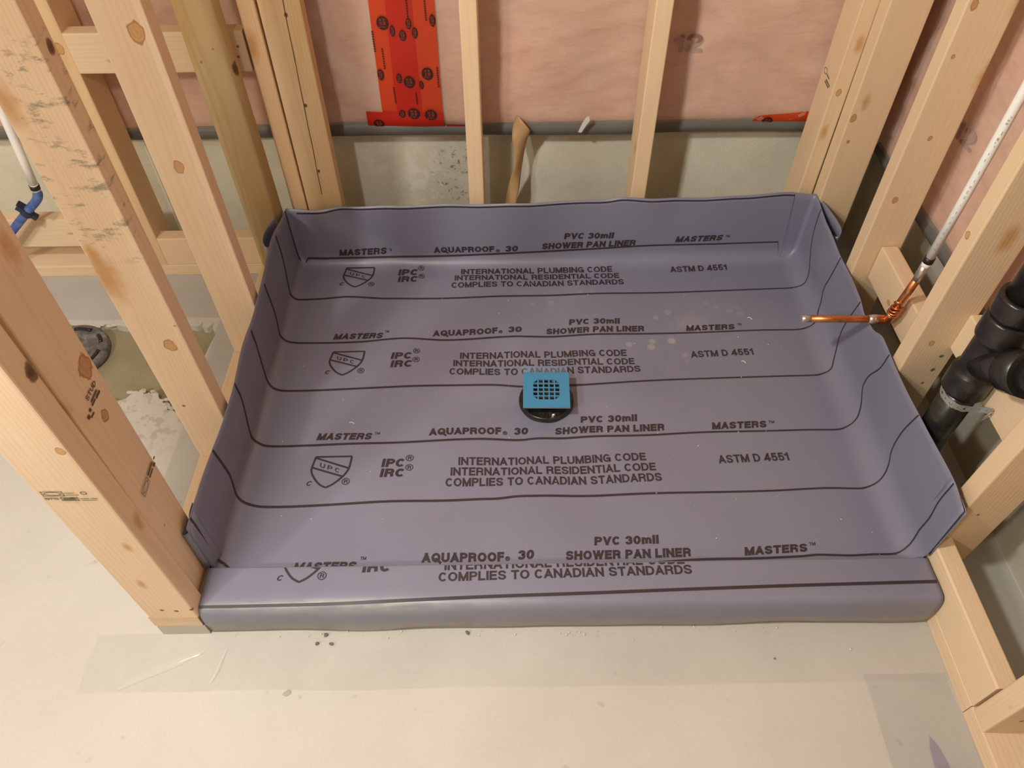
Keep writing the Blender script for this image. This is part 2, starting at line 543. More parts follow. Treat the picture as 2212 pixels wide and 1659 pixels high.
# ================================================================== INSULATION BLANKETS
def batt_mat():
    m, nt, b = new_mat('pink_glass_wool', .85)
    co = coords(nt)
    n1 = noise_n(nt, co, 5, 5, .6)
    n2 = noise_n(nt, vmath(nt, 'MULTIPLY', co, (1, 1, 3.0)).outputs[0], 22, 6, .65)
    col = ramp(nt, n1, [(.3, (.74, .375, .245)), (.7, (.82, .49, .345))])
    col = mixc(nt, ramp(nt, n2, [(.48, 0), (.8, .5)]), col, (.52, .21, .13))
    nt.links.new(col, b.inputs['Base Color'])
    bump(nt, b, n2, .5, .006)
    return m


def film_mat(name, haze, tint, rough=.22, spec=.5, wr=18):
    m = bpy.data.materials.new(name)
    m.use_nodes = True
    nt = m.node_tree
    b = nt.nodes['Principled BSDF']
    b.inputs['Base Color'].default_value = (*tint, 1)
    b.inputs['Roughness'].default_value = rough
    b.inputs['Specular IOR Level'].default_value = spec
    out = nt.nodes['Material Output']
    tr = nd(nt, 'ShaderNodeBsdfTransparent')
    mx = nd(nt, 'ShaderNodeMixShader')
    co = coords(nt)
    hz = noise_n(nt, co, 4, 5, .6)
    f = ramp(nt, hz, [(.3, max(haze - .10, 0)), (.7, haze + .10)])
    nt.links.new(f, mx.inputs[0])
    nt.links.new(tr.outputs[0], mx.inputs[1])
    nt.links.new(b.outputs[0], mx.inputs[2])
    nt.links.new(mx.outputs[0], out.inputs[0])
    bump(nt, b, noise_n(nt, co, wr, 5, .55), .35, .01)
    return m


M_BATT = batt_mat()
M_FILM = film_mat('clear_poly_film', .30, (.80, .70, .60), .17, .6, 12)
M_SEAL = new_mat('grey_sealant', .5, (.135, .13, .118))[0]
M_RED, ntr, br = new_mat('red_sheathing_tape', .38, (.60, .045, .012))
br.inputs['Base Color'].default_value = (.62, .056, .010, 1)
M_RED2 = new_mat('red_tape_double', .38, (.54, .020, .005))[0]
M_BLACKINK = new_mat('black_tape_ink', .45, (.035, .012, .010))[0]
M_REDINK = new_mat('red_tape_letter', .45, (.42, .05, .02))[0]
M_STENCIL = new_mat('faded_stencil_ink', .6, (.30, .14, .11))[0]
M_GREYINK = new_mat('faded_grey_ink', .6, (.30, .17, .15))[0]


def batt_prof(a):
    """a: distance up from the rolled bottom edge -> (depth behind the face, height over the edge)"""
    r = .045
    if a < r * math.pi / 2:
        th = a / r
        return r * (1 - math.sin(th)), r * (1 - math.cos(th))
    return 0.0, r + a - r * math.pi / 2


def pillow(u, z, s):
    v = Vector((u * 3.2 + s, z * 2.6, s))
    d = .014 * noise.noise(v)
    # slack diagonal folds of the film
    w = (u * .9 + z * .5) * 9 + 2.0 * noise.noise(v * .6)
    d += .0055 * math.sin(w) * (.5 + noise.noise(v * 1.7))
    d += .004 * noise.noise(v * 4)
    return d


def fold(kind, u, z):
    """slack ridges of the loose film, none where the seam tape holds it flat"""
    sd = 0 if kind == 'back' else 40
    p = Vector((u * 1.0 + z * .75, z * 1.0 - u * .55, sd))
    n1 = 1 - abs(noise.noise(Vector((p.x * 7, p.y * 2.2, sd)))) * 3.2
    n2 = 1 - abs(noise.noise(Vector((p.x * 3.5 + 4, p.y * 9, sd + 3)))) * 3.6
    d = .010 * max(0, n1) ** 2 + .006 * max(0, n2) ** 2
    if kind == 'back': d *= min(1, max(0, abs(u - .34) - .10) / .05)
    return d


def batt_surface(kind, u, a, lift=0.0):
    dep, h = batt_prof(a)
    if kind == 'back':
        z0 = .362 + .012 * noise.noise(Vector((u * 2.0, 3, 0)))
        z = z0 + h
        return Vector((u, 1.140 + dep + pillow(u, z, 0) * min(1, a / .1) - lift, z))
    z0 = .322 + .010 * noise.noise(Vector((u * 2.0, 9, 0)))
    z = z0 + h
    return Vector((1.500 + dep + pillow(u, z, 5) * min(1, a / .1) - lift, u, z))


def batt_sheet(name, kind, u0, u1, nu, mat, parent, lift, amax=1.9, a0=0.0, loose=False):
    av = [a0 + (.16 - a0) * i / 12 for i in range(13)] + [.16 + (.55 - .16) * i / 40 for i in range(1, 41)] + [.55 + (amax - .55) * i / 16 for i in range(1, 17)]
    vs = [batt_surface(kind, u0 + (u1 - u0) * i / nu, a, lift) for i in range(nu + 1) for a in av]
    if loose:
        for v, a in zip(vs, av * (nu + 1)):
            d = fold(kind, v.x if kind == 'back' else v.y, v.z) * min(1, a / .12)
            if kind == 'back': v.y -= d
            else: v.x -= d
    n = len(av)
    fs = [(i * n + j, (i + 1) * n + j, (i + 1) * n + j + 1, i * n + j + 1) for i in range(nu) for j in range(n - 1)]
    return mobj(name, vs, fs, mat, parent, True)


def patch_on(name, kind, quad, mat, parent, lift, nu=8, na=8):
    """strip stuck on the blanket: quad = corners (u,z) bottom-left, bottom-right, top-right, top-left"""
    zb = .362 if kind == 'back' else .322
    vs = []
    for i in range(nu + 1):
        for j in range(na + 1):
            s, t = i / nu, j / na
            p = [(1 - s) * (1 - t) * quad[0][k] + s * (1 - t) * quad[1][k] + s * t * quad[2][k] + (1 - s) * t * quad[3][k] for k in (0, 1)]
            h = max(p[1] - zb, 0)
            r = .045
            a = r * math.acos(max(-1, min(1, 1 - h / r))) if h < r else r * math.pi / 2 + h - r
            vs.append(batt_surface(kind, p[0], a, lift))
    fs = [(i * (na + 1) + j, (i + 1) * (na + 1) + j, (i + 1) * (na + 1) + j + 1, i * (na + 1) + j + 1) for i in range(nu) for j in range(na)]
    return mobj(name, vs, fs, mat, parent, True)


def flat_on_batt(name, kind, pts2, faces, mat, parent, lift):
    zb = .362 if kind == 'back' else .322
    vs = []
    for (u, z) in pts2:
        h = max(z - zb, 0)
        r = .045
        a = r * math.acos(max(-1, min(1, 1 - h / r))) if h < r else r * math.pi / 2 + h - r
        vs.append(batt_surface(kind, u, a, lift))
    return mobj(name, vs, faces, mat, parent)


ins = empty('insulation_blanket', (.3, 1.14, .36))
tag(ins, 'pink insulation blanket under clear plastic film hanging on the back wall behind the studs', 'insulation')
batt_sheet('glass_wool', 'back', -1.7, 1.49, 110, M_BATT, ins, -.006)
batt_sheet('plastic_film', 'back', -1.7, 1.49, 260, M_FILM, ins, .001, loose=True)
tag(tube('sealant_bead', [(-1.7 + 3.19 * i / 60, 1.164, .368 + .012 * noise.noise(Vector(((-1.7 + 3.19 * i / 60) * 2.0, 3, 0)))) for i in range(61)], .022, M_SEAL, ins), 'dark grey band along the bottom edge')
# tape: two lapped vertical runs, their double-thick middle, and pieces along the bottom edge
patch_on('seam_tape', 'back', [(.262, .372), (.335, .372), (.345, 1.5), (.285, 1.5)], M_RED, ins, .0020, 8, 30)
patch_on('seam_tape', 'back', [(.330, .372), (.412, .372), (.418, 1.5), (.340, 1.5)], M_RED, ins, .0028, 8, 30)
patch_on('seam_tape', 'back', [(.300, .400), (.362, .400), (.368, 1.5), (.320, 1.5)], M_RED2, ins, .0036, 8, 30)
patch_on('seam_tape', 'back', [(.221, .368), (.413, .366), (.413, .420), (.223, .425)], M_RED2, ins, .0046, 14, 6)
patch_on('seam_tape', 'back', [(.418, .372), (.495, .370), (.495, .386), (.418, .388)], M_RED2, ins, .0046, 8, 3)
patch_on('seam_tape', 'back', [(1.19, .368), (1.37, .370), (1.37, .418), (1.192, .399)], M_RED, ins, .0030, 10, 5)
for (lx, lz, lr, asp) in [(.294, .640, 1, 1), (.314, .622, .85, .5), (.352, .637, .8, .6), (.336, .612, .8, .75), (.364, .617, .8, .6), (.406, .643, .9, .55), (.273, .521, .9, .6), (.339, .502, 1, 1), (.384, .523, 1, 1), (.367, .495, .7, .55), (.316, .512, .8, .6), (.312, .419, .7, .9), (.341, .420, .95, 1.2), (.383, .417, .95, 1.2), (.250, .390, .9, 1.1), (.30, .77, 1, 1), (.345, .76, 1, 1), (.39, .78, 1, 1), (1.226, .384, .85, 1.1)]:
    rr = .0132 * lr
    ring = [(lx + rr * asp * math.cos(2 * math.pi * k / 20), lz + rr * 1.15 * math.sin(2 * math.pi * k / 20)) for k in range(20)]
    disc = flat_on_batt('tape_emblem', 'back', ring, [tuple(range(20))], M_BLACKINK, ins, .0060)
    for word, dx in (('Tuck', .30), ('Tape', -.34)):
        tv, tf, asr = text_geo(word, .16)
        wl = rr * 1.35
        hh = rr * .52 * asp
        # lettering runs up the tape
        pts = [(lx - (y - .4) * hh + -dx * rr * asp * .9, lz - wl * .62 + x * wl * 1.2) for x, y in tv]
        flat_on_batt('emblem_lettering', 'back', pts, tf, M_REDINK, disc, .0068)
tv, tf, asr = text_geo('12', .2)
flat_on_batt('stencilled_number', 'back', [(.957 + x * .066, .565 + y * .041) for x, y in tv], tf, M_STENCIL, ins, .004)
for i, (x, z, l) in enumerate([(.285, .56, .05), (.30, .47, .045), (.352, .67, .05), (.392, .665, .045), (.352, .46, .03), (.408, .515, .05), (.268, .60, .05)]):
    bmv, bmf = [], []
    for k in range(9):
        w = .0016
        zz = z - l / 2 + l * k / 9
        bmv += [(x - w, zz), (x + w, zz), (x + w, zz + l / 14), (x - w, zz + l / 14)]
        bmf.append((4 * k, 4 * k + 1, 4 * k + 2, 4 * k + 3))
    flat_on_batt('fine_print', 'back', bmv, bmf, M_BLACKINK, ins, .0060)

ins2 = empty('insulation_blanket', (1.5, .4, .33))
tag(ins2, 'pink insulation blanket under clear plastic film on the right wall behind the white pipe', 'insulation')
batt_sheet('glass_wool', 'right', 1.10, -1.4, 90, M_BATT, ins2, -.006)
batt_sheet('plastic_film', 'right', 1.10, -1.4, 200, M_FILM, ins2, .001, loose=True)
tag(tube('sealant_bead', [(1.524, 1.10 - 2.5 * i / 50, .328 + .010 * noise.noise(Vector(((1.10 - 2.5 * i / 50) * 2.0, 9, 0)))) for i in range(51)], .022, M_SEAL, ins2), 'dark grey band along the bottom edge')
flat_on_batt('stencilled_number', 'right', [(.815 - x * .075, .535 + y * .038) for x, y in tv], tf, M_GREYINK, ins2, .004)

# ================================================================== FRAMING
K = wood
FH = 2.36


def stud(label, wx, wy, x, y, z0, mat, tilt=(0, 0), **kw):
    o = board('wall_stud', wx, wy, FH - z0, (x + tilt[0] * z0, y + tilt[1] * z0, z0), mat, 'Z', tilt, **kw)
    return tag(o, label, 'stud', 'studs of the ' + ('left' if x < -.02 and y < 1.02 else 'right' if x > 1.34 else 'back') + ' wall')


ZL = .080      # left wall stands on two plates
# left wall
lp1 = stud('front end stud of the left wall, its broad face carrying a green grade stamp', .089, .038, -.0440, .0105, ZL,
           K(1, [(.036, -.019, .512, .007, 'k'), (.044, .003, .297, .012, 's'), (.042, -.017, .032, .005, 'n'), (.014, -.019, .027, .005, 'n'), (-.009, -.019, .032, .005, 'n'), (-.006, -.019, .134, .009, 's'), (.020, -.019, .26, .008, 's'), (.0, -.019, .40, .004, 'n'), (.044, .010, .63, .012, 'd')]), (.0002, -.0018))
lp2 = stud('rear stud of the front left post, with knots and a STUD stamp facing the shower', .038, .089, -.0310, .0745, ZL,
           K(2, [(.019, .030, .546, .017, 'r'), (.019, .012, .464, .011, 'r'), (.019, -.029, .636, .009, 'd'), (.019, -.035, .54, .010, 's'), (.019, -.012, .203, .004, 'n'), (.019, .013, .02, .008, 's'), (.019, .03, .75, .02, 's'), (.019, .036, .12, .004, 'n')]), (.0131, .0113))
stud('left wall stud with grey weather marks on its broad face, second from the front', .089, .038, -.0450, .367, ZL,
     K(3, [(.013, -.019, .341, .012, 'k'), (-.037, -.019, .80, .022, 's'), (-.034, -.019, .547, .014, 's'), (-.021, -.019, .171, .004, 'n'), (.039, -.019, .389, .004, 'n'), (-.03, -.019, .50, .03, 's'), (.044, .0, .86, .009, 'd')], stain=(.52, .90)), (-.0033, -.0067))
stud('left wall stud with two round knots down its broad face', .089, .038, -.0450, .6733, ZL,
     K(4, [(.017, -.019, .753, .015, 'k'), (-.001, -.019, .504, .011, 'k'), (.01, -.019, .03, .006, 's')]), (-.0033, -.0034))
stud('yellowish waney round-edged stud at the back end of the left wall', .089, .038, -.046, .9865, ZL,
     K(5, [(.044, -.006, .533, .014, 'd'), (.010, -.019, .583, .004, 'n'), (-.024, -.019, .556, .004, 'n')], light=(0.75, 0.57, 0.31), dark=(0.56, 0.37, 0.16), sap=.45), (-.0089, -.0039), front_round=.0165)
# back wall
stud('narrow orange-tinted stud in the back left corner of the shower', .038, .089, .0310, 1.0745, .038, K(6, [(-.008, -.0445, .60, .02, 's')], light=(0.78, 0.54, 0.31), dark=(0.62, 0.40, 0.21)), (.0022, .0006))
bl2 = stud('broad-faced stud with a long split, back left corner of the shower', .089, .038, .0970, 1.0490, .038, K(7, [(.014, -.019, .664, .0045, 'd'), (.011, -.019, .463, .004, 'd'), (.006, -.019, .29, .004, 'd')], light=(0.78, 0.57, 0.34), dark=(0.62, 0.43, 0.23), sap=.25), (.0057, .0009))
stud('middle stud of the back wall, beside the brown paper strip', .038, .089, .4891, 1.0742, .038, K(8, [], light=(0.80, 0.59, 0.36)), (.0046, 0))
stud('back wall stud left of the stencilled number 12', .038, .089, .9038, 1.0743, .038, K(9, [(-.019, -.02, .33, .012, 's')], light=(0.80, 0.59, 0.36)), (-.0007, .0002))
brc = stud('stamped stud at the right end of the back wall', .038, .089, 1.3300, 1.0738, .038, K(10, [(.009, -.0445, .588, .012, 's'), (-.001, -.0445, .478, .007, 'k'), (-.003, -.0445, .38, .012, 's')], light=(0.80, 0.59, 0.36)), (.0054, -.003))
stud('far left stud of the back wall, seen between the left wall studs', .038, .089, -.3920, 1.0745, .038, K(11, [(0, -.0445, .60, .010, 'k')], light=(0.80, 0.57, 0.33), dark=(0.65, 0.44, 0.24)), (-.0005, .0022))
vs, fs = [], []
for k in range(31):
    z = .262 + .62 * k / 30
    x = .0985 + (z - .3) * .030 + .0012 * noise.noise(Vector((z * 14, 3, 1)))
    hw2 = .0009 + .0005 * noise.noise(Vector((z * 30, 7, 2)))
    vs += [(x - hw2, 1.0293 + .0009 * z, z), (x + hw2, 1.0293 + .0009 * z, z)]
    if k: fs.append((2 * k - 2, 2 * k - 1, 2 * k + 1, 2 * k))
mobj('split', vs, fs, new_mat('dark_split', .9, (.12, .06, .025))[0], bl2)
# right wall
stud('rearmost right wall stud with nail holes, in the back right corner', .089, .046, 1.3945, 1.002, .038, K(12, [(-.034, -.019, .441, .008, 'r'), (-.027, -.019, .382, .006, 'r'), (-.018, -.019, .48, .012, 's')], light=(0.78, 0.58, 0.35)), (-.0017, .0007))
stud('right wall stud with a bark edge and knots, second from the back', .089, .038, 1.4044, .7453, .038, K(13, [(-.034, -.019, .79, .009, 'r'), (-.006, -.019, .538, .006, 'r'), (-.020, -.019, .396, .007, 'r'), (-.032, -.019, .70, .005, 'k'), (.0445, -.019, .66, .02, 's'), (.0445, -.019, .80, .02, 's')], light=(0.77, 0.58, 0.36)), (-.0049, .0052))
stud('right wall stud between the white pipe and the black drain pipe', .089, .038, 1.3954, .4345, .038, K(14, [(-.0445, .003, .53, .007, 'k'), (-.0104, -.019, .288, .006, 'k'), (.025, -.019, .251, .006, 'n'), (.025, -.019, .211, .006, 'n'), (.021, -.019, .170, .005, 'n'), (.012, -.019, .54, .018, 's')], light=(0.77, 0.58, 0.36)), (.006, -.0055))
stud('right wall stud at the right end of the curb, before the black pipe', .089, .038, 1.4085, .1255, .038, K(15, [(-.01, -.019, .17, .005, 'n')], light=(0.78, 0.58, 0.36)), (.014, -.0151))
stud('frontmost right wall stud at the lower right corner of the picture', .089, .038, 1.3955, -.1927, .038, K(16, [(-.01, -.019, .06, .005, 'n'), (-.04, -.01, .10, .006, 's')], light=(0.80, 0.61, 0.39)), (.0015, -.0032))


def plate(name, label, cat, axis, w, h, L, loc, mat):
    """flat lying lumber; axis X or Y; loc = centre of its start end"""
    if axis == 'X': o = board(name, h, w, L, loc, mat, 'X')
    else: o = board(name, w, h, L, loc, mat, 'Y')
    return tag(o, label, cat, 'plates along the floor')


M_PW = [K(20 + i, [], light=(0.82, 0.62, 0.42), dark=(0.69, 0.49, 0.31)) for i in range(4)]
plate('bottom_plate', 'lower plate of the left wall, poly-wrapped wood flat on the floor', 'plate', 'Y', .089, .038, 1.030, (-.0470, -.006, .019), K(30, [], light=(0.56, 0.53, 0.46), dark=(0.50, 0.46, 0.39)))
plate('bottom_plate', 'upper plate of the left wall, bright wood under the left studs', 'plate', 'Y', .089, .040, 1.030, (-.0490, -.006, .059), M_PW[0])
plate('bottom_plate', 'floor plate along the back wall', 'plate', 'X', .089, .038, 3.2, (-1.75, 1.0755, .019), M_PW[1])
plate('bottom_plate', 'floor plate of the right wall beside the right end of the curb', 'plate', 'Y', .089, .038, .424, (1.3965, -.168, .019), M_PW[2])
plate('bottom_plate', 'rear floor plate of the right wall, behind the black drain pipe', 'plate', 'Y', .089, .038, .692, (1.3965, .330, .019), M_PW[2])
plate('bottom_plate', 'floor plate at the lower right corner, butted against the plate beside the curb', 'plate', 'Y', .089, .038, 1.3, (1.3955, -1.470, .019), M_PW[3])
# blocks
blk = dict(light=(0.81, 0.62, 0.41))


def block(label, axis, depth, L, loc, mat):
    """on-edge 2x4 between studs: depth across, 89 high"""
    if axis == 'X': o = board('blocking', .089, depth, L, loc, mat, 'X')
    else: o = board('blocking', depth, .089, L, loc, mat, 'Y')
    return tag(o, label, 'blocking', 'blocks between the studs')


block('block on edge over the plate beside the right end of the curb', 'Y', .038, .277, (1.3705, -.170, .0825), K(40, [(0, 0, .12, .006, 'n')], **blk))
block('block behind the copper pipe between two right wall studs', 'Y', .038, .272, (1.4190, .4530, .268), K(41, [(-.019, .02, .16, .006, 'k'), (-.019, .01, .03, .005, 'n'), (-.019, -.02, .035, .005, 'n')], **blk))
block('block behind the black drain pipe on the right wall', 'Y', .038, .265, (1.4450, .1480, .357), K(42, [], **blk))
block('upper block on the back wall between the left wall studs', 'X', .038, .382, (-.373, 1.0490, .626), K(43, [(.015, -.019, .08, .006, 's'), (.01, -.019, .36, .004, 'n'), (-.012, -.019, .365, .004, 'n')], **blk))
block('lower block standing on the back plate between the left wall studs', 'X', .038, .382, (-.373, 1.0490, .083), K(44, [], light=(0.80, 0.59, 0.38)))
block('raised lower block on the back wall behind the blue pipe', 'X', .038, .60, (-1.012, 1.0490, .150), K(45, [(0, -.019, .42, .006, 's')], light=(0.81, 0.62, 0.41)))
stud('back wall stud at the far left edge, behind the front left post', .038, .089, -1.031, 1.0745, .038, K(46, []))

# grade stamps
M_STAMP = new_mat('green_black_stamp_ink', .6, (.10, .11, .05))[0]
M_STAMPB = new_mat('black_stamp_ink', .6, (.11, .065, .03))[0]


def stamp(parent, origin, ux, uy, nrm, items, mat):
    """items: ('t',text,x,y,w,h) | ('r',x,y,w,h) | ('o',x,y,w,h) in metres in the stamp's own frame"""
    o3, ux, uy, nrm = Vector(origin), Vector(ux), Vector(uy), Vector(nrm)
    vs, fs = [], []

    def add(pts, faces):
        b0 = len(vs)
        vs.extend(o3 + ux * x + uy * y + nrm * .0005 for x, y in pts)
        fs.extend(tuple(b0 + i for i in f) for f in faces)
    for it in items:
        if it[0] == 't':
            tv, tf, asr = text_geo(it[1], .18)
            add([(it[2] + x * it[4], it[3] + y * it[5]) for x, y in tv], tf)
        elif it[0] == 'r':
            _, x, y, w, h = it
            add([(x, y), (x + w, y), (x + w, y + h), (x, y + h)], [(0, 1, 2, 3)])
        elif it[0] == 'o':
            _, x, y, w, h = it
            n = 24
            ring = []
            for k in range(n):
                a = 2 * math.pi * k / n
                ring += [(x + w / 2 + w / 2 * math.cos(a), y + h / 2 + h / 2 * math.sin(a)), (x + w / 2 + (w / 2 - .0013) * math.cos(a), y + h / 2 + (h / 2 - .0013) * math.sin(a))]
            add(ring, [(2 * k, 2 * ((k + 1) % n), 2 * ((k + 1) % n) + 1, 2 * k + 1) for k in range(n)])
        elif it[0] == 'b':
            _, x, y, w, h = it
            t = .0012
            for q in ((x, y, w, t), (x, y + h - t, w, t), (x, y, t, h), (x + w - t, y, t, h)):
                add([(q[0], q[1]), (q[0] + q[2], q[1]), (q[0] + q[2], q[1] + q[3]), (q[0], q[1] + q[3])], [(0, 1, 2, 3)])
    mobj('grade_stamp', vs, fs, mat, parent)


stamp(lp1, (-.0845, -.0098, .478), (1, 0, 0), (0, 0, 1), (0, -1, 0),
      [('b', .004, .010, .030, .012), ('o', .007, .0112, .024, .0095), ('r', .036, .017, .014, .0012), ('r', .036, .012, .018, .0012), ('o', .058, .013, .009, .008),
       ('t', '19710', .002, .001, .020, .0055), ('b', .025, -.002, .024, .009), ('r', .028, 0, .018, .0045), ('r', .052, .002, .012, .0014), ('r', .066, .002, .010, .0014), ('r', .052, -.002, .022, .0012)], M_STAMP)
stamp(lp2, (-.0037, .0740, .568), (.0, 1, .03), (.013, -.03, 1), (1, 0, 0),
      [('t', 'STUD', 0, .024, .032, .008), ('r', .004, .016, .022, .003), ('r', .002, .011, .012, .003), ('r', .016, .009, .014, .004), ('r', -.012, .002, .010, .003), ('r', -.018, .006, .006, .006), ('r', -.008, .010, .005, .005)], M_STAMPB)
stamp(lp2, (-.0050, .0600, .370), (0, .94, .10), (0, -.10, .94), (1, 0, 0),
      [('b', 0, .004, .030, .016), ('o', .003, .006, .024, .012), ('r', .034, .014, .026, .004), ('r', .034, .006, .018, .004), ('r', .056, .004, .008, .006), ('r', .066, .012, .006, .004)], M_STAMPB)
stamp(brc, (1.3128, 1.105, .53), (0, -.95, -.1), (0, -.1, .95), (-1, 0, 0),
      [('o', 0, 0, .022, .014), ('r', .024, .004, .02, .003), ('r', .03, -.006, .03, .003), ('r', .026, -.012, .03, .003)], M_STAMP)

# ================================================================== SHOWER PAN LINER
X0, X1, YF, YB = .006, 1.346, .084, 1.0
RL, RR, RB = .022, .050, .035
DX, DY = .652, .517                    # drain centre
TOPB = [(.006, .240), (.032, .234), (.09, .231), (.15, .238), (.28, .243), (.409, .248), (.503, .243), (.597, .246), (.807, .253), (.865, .262), (.947, .257), (1.041, .255), (1.156, .262), (1.272, .268), (1.346, .262)]
TOPL = [(.06, .232), (.121, .237), (.238, .234), (.417, .232), (.558, .244), (.698, .245), (.878, .258), (.978, .245), (1.0, .240)]
TOPR = [(.07, .250), (.089, .256), (.14, .261), (.262, .256), (.408, .255), (.50, .256), (.545, .238), (.58, .236), (.633, .248), (.773, .240), (.879, .252), (.95, .256), (1.0, .262)]


def zfl(x, y):
    dd = math.hypot(x - DX, y - DY)
    return .044 + .014 * min(dd / .6, 1.2)


def wrinkle(x, y):
    e = min(1, (x - X0) / .12, (X1 - x) / .12, (y - YF) / .08, (YB - y) / .10)
    e = max(0, e)
    dd = math.hypot(x - DX, y - DY)
    w = .0030 * noise.noise(Vector((x * 3.0, y * 4.5, 1.7)))
    # long diagonal buckles that fan out from the drain
    th = math.atan2(y - DY, x - DX)
    w += .0022 * math.sin(th * 7 + 1.0 + 1.5 * noise.noise(Vector((x * 2, y * 2, 5)))) * math.exp(-((dd - .26) / .20) ** 2)
    w += .0014 * math.sin((x * .9 + y * 1.3) * 15 + 3 * noise.noise(Vector((x * 2.5, y * 2.5, 9)))) * (1 if x < .6 else .4)
    return w * e - .004 * math.exp(-(dd / .10) ** 2)


KA, KW = 7, 9


def profile(r, top, z0, k):
    """k-th step from the floor up the wall: inset from the wall plane, height over z0"""
    if k <= KA:
        th = math.pi / 2 * k / KA
        return r * (1 - math.sin(th)), r * (1 - math.cos(th))
    f = (k - KA) / KW
    return 0.0, r + (top - z0 - r) * f


def wallbulge(seed, s, v, edge):
    f = min(1, max(0, v - .04) / .15)
    return (.006 * noise.noise(Vector((s * 4.0, v * 3, seed))) + .0025 * math.sin(s * 23 + 4 * noise.noise(Vector((s * 3, 0, seed))))) * f * min(1, max(0, edge) / .10)


bm = bmesh.new()
grid = {}


def V(p):
    return bm.verts.new(p)


NX, NY = 120, 84
xs = [X0 + RL + (X1 - RR - X0 - RL) * i / NX for i in range(NX + 1)]
ys = [YF + (YB - RB - YF) * j / NY for j in range(NY + 1)]
fl = [[V((x, y, zfl(x, y) + wrinkle(x, y))) for y in ys] for x in xs]
for i in range(NX):
    for j in range(NY): bm.faces.new((fl[i][j], fl[i + 1][j], fl[i + 1][j + 1], fl[i][j + 1]))
KT = KA + KW


def cornerL(k):
    hl, vl = profile(RL, TOPL[-1][1], zfl(X0, YB), k)
    hb, vb = profile(RB, TOPB[0][1], zfl(X0, YB), k)
    return Vector((X0 + hl, YB - hb, zfl(X0, YB) + (vl + vb) / 2))


def cornerR(k):
    hr, vr = profile(RR, TOPR[-1][1], zfl(X1, YB), k)
    hb, vb = profile(RB, TOPB[-1][1], zfl(X1, YB), k)
    return Vector((X1 - hr, YB - hb, zfl(X1, YB) + (vr + vb) / 2))


def side(left):
    prev = [fl[0 if left else NX][j] for j in range(NY + 1)]
    rows = [prev]
    for k in range(1, KT + 1):
        row = []
        cor = cornerL(k) if left else cornerR(k)
        ye = cor.y
        for j in range(NY + 1):
            y = YF + (ye - YF) * j / NY
            xw = X0 if left else X1
            z0 = zfl(xw, y)
            h, v = profile(RL if left else RR, interp(TOPL if left else TOPR, y), z0, k)
            bl = wallbulge(2 if left else 3, y, v, min(YB - y, .2))
            # the front end leans out a little over the post
            x = X0 + h + bl if left else X1 - h - bl
            z = z0 + v
            w = max(0, 1 - (ye - y) / .06)
            z = z * (1 - w) + cor.z * w
            if j == NY: row.append(V(cor))
            else: row.append(V((x, y, z)))
        for j in range(NY):
            a, b_, c, d = prev[j], prev[j + 1], row[j + 1], row[j]
            bm.faces.new((a, b_, c, d) if left else (d, c, b_, a))
        prev = row
        rows.append(row)
    return rows


RLw, RRw = side(True), side(False)
prev = [fl[i][NY] for i in range(NX + 1)]
BW = [prev]
for k in range(1, KT + 1):
    a, c = RLw[k][NY], RRw[k][NY]
    row = [a]
    for i in range(1, NX):
        x = a.co.x + (c.co.x - a.co.x) * i / NX
        z0 = zfl(x, YB)
        h, v = profile(RB, interp(TOPB, x), z0, k)
        w = max(0, 1 - min(x - a.co.x, c.co.x - x) / .06)
        cz = a.co.z if x < .6 else c.co.z
        z = (z0 + v) * (1 - w) + cz * w
        # buckle hanging diagonally near the left corner
        bu = wallbulge(1, x, v, min(x, X1 - x)) - .010 * math.exp(-((x - .12 - .9 * (.24 - z)) / .05) ** 2) * min(1, v / .08) * (1 - w)
        row.append(V((x, YB - h - bu * (1 - w), z)))
    row.append(c)
    for i in range(NX):
        bm.faces.new((prev[i], prev[i + 1], row[i + 1], row[i]))
    prev = row
    BW.append(row)

# curb wrapped by the same sheet
CP = [(-.003, .001), (-.004, .012), (-.006, .028), (-.007, .045), (-.006, .062), (-.004, .078)]
for q in range(1, 6):
    th = math.pi / 2 * q / 5
    CP.append((.012 - .015 * math.cos(th), .080 + .014 * math.sin(th)))
CP += [(.024, .0945), (.036, .0945), (.048, .094), (.062, .094), (.078, .094)]
for q in range(1, 5):
    th = math.pi / 2 * q / 4
    CP.append((.079 + .004 * math.sin(th), .090 + .004 * math.cos(th)))
CP += [(.0838, .078), (.0845, .06), (.085, .040)]
NC = 130
cv = []
for i in range(NC + 1):
    x = .001 + 1.347 * i / NC
    row = []
    for (y, z) in CP:
        f = max(0, 1 - z / .07)
        wv = noise.noise(Vector((x * 5, 0, 4)))
        yy = y - .004 * f * wv - .0015 * noise.noise(Vector((x * 9, z * 20, 6))) * (1 if z < .09 else .3)
        zz = z + (.004 * f * max(0, noise.noise(Vector((x * 6, 1, 8))) + .1) if z < .02 else 0) + .0012 * noise.noise(Vector((x * 4, y * 20, 2)))
        row.append(V((x, yy, zz)))
    cv.append(row)
for i in range(NC):
    for j in range(len(CP) - 1):
        bm.faces.new((cv[i][j], cv[i + 1][j], cv[i + 1][j + 1], cv[i][j + 1]))

M_LINER, nt, b = new_mat('grey_pvc_membrane', .40)
co = coords(nt)
n1 = noise_n(nt, co, 3, 4, .5)
col = ramp(nt, n1, [(.3, (.205, .205, .282)), (.7, (.228, .228, .305))])
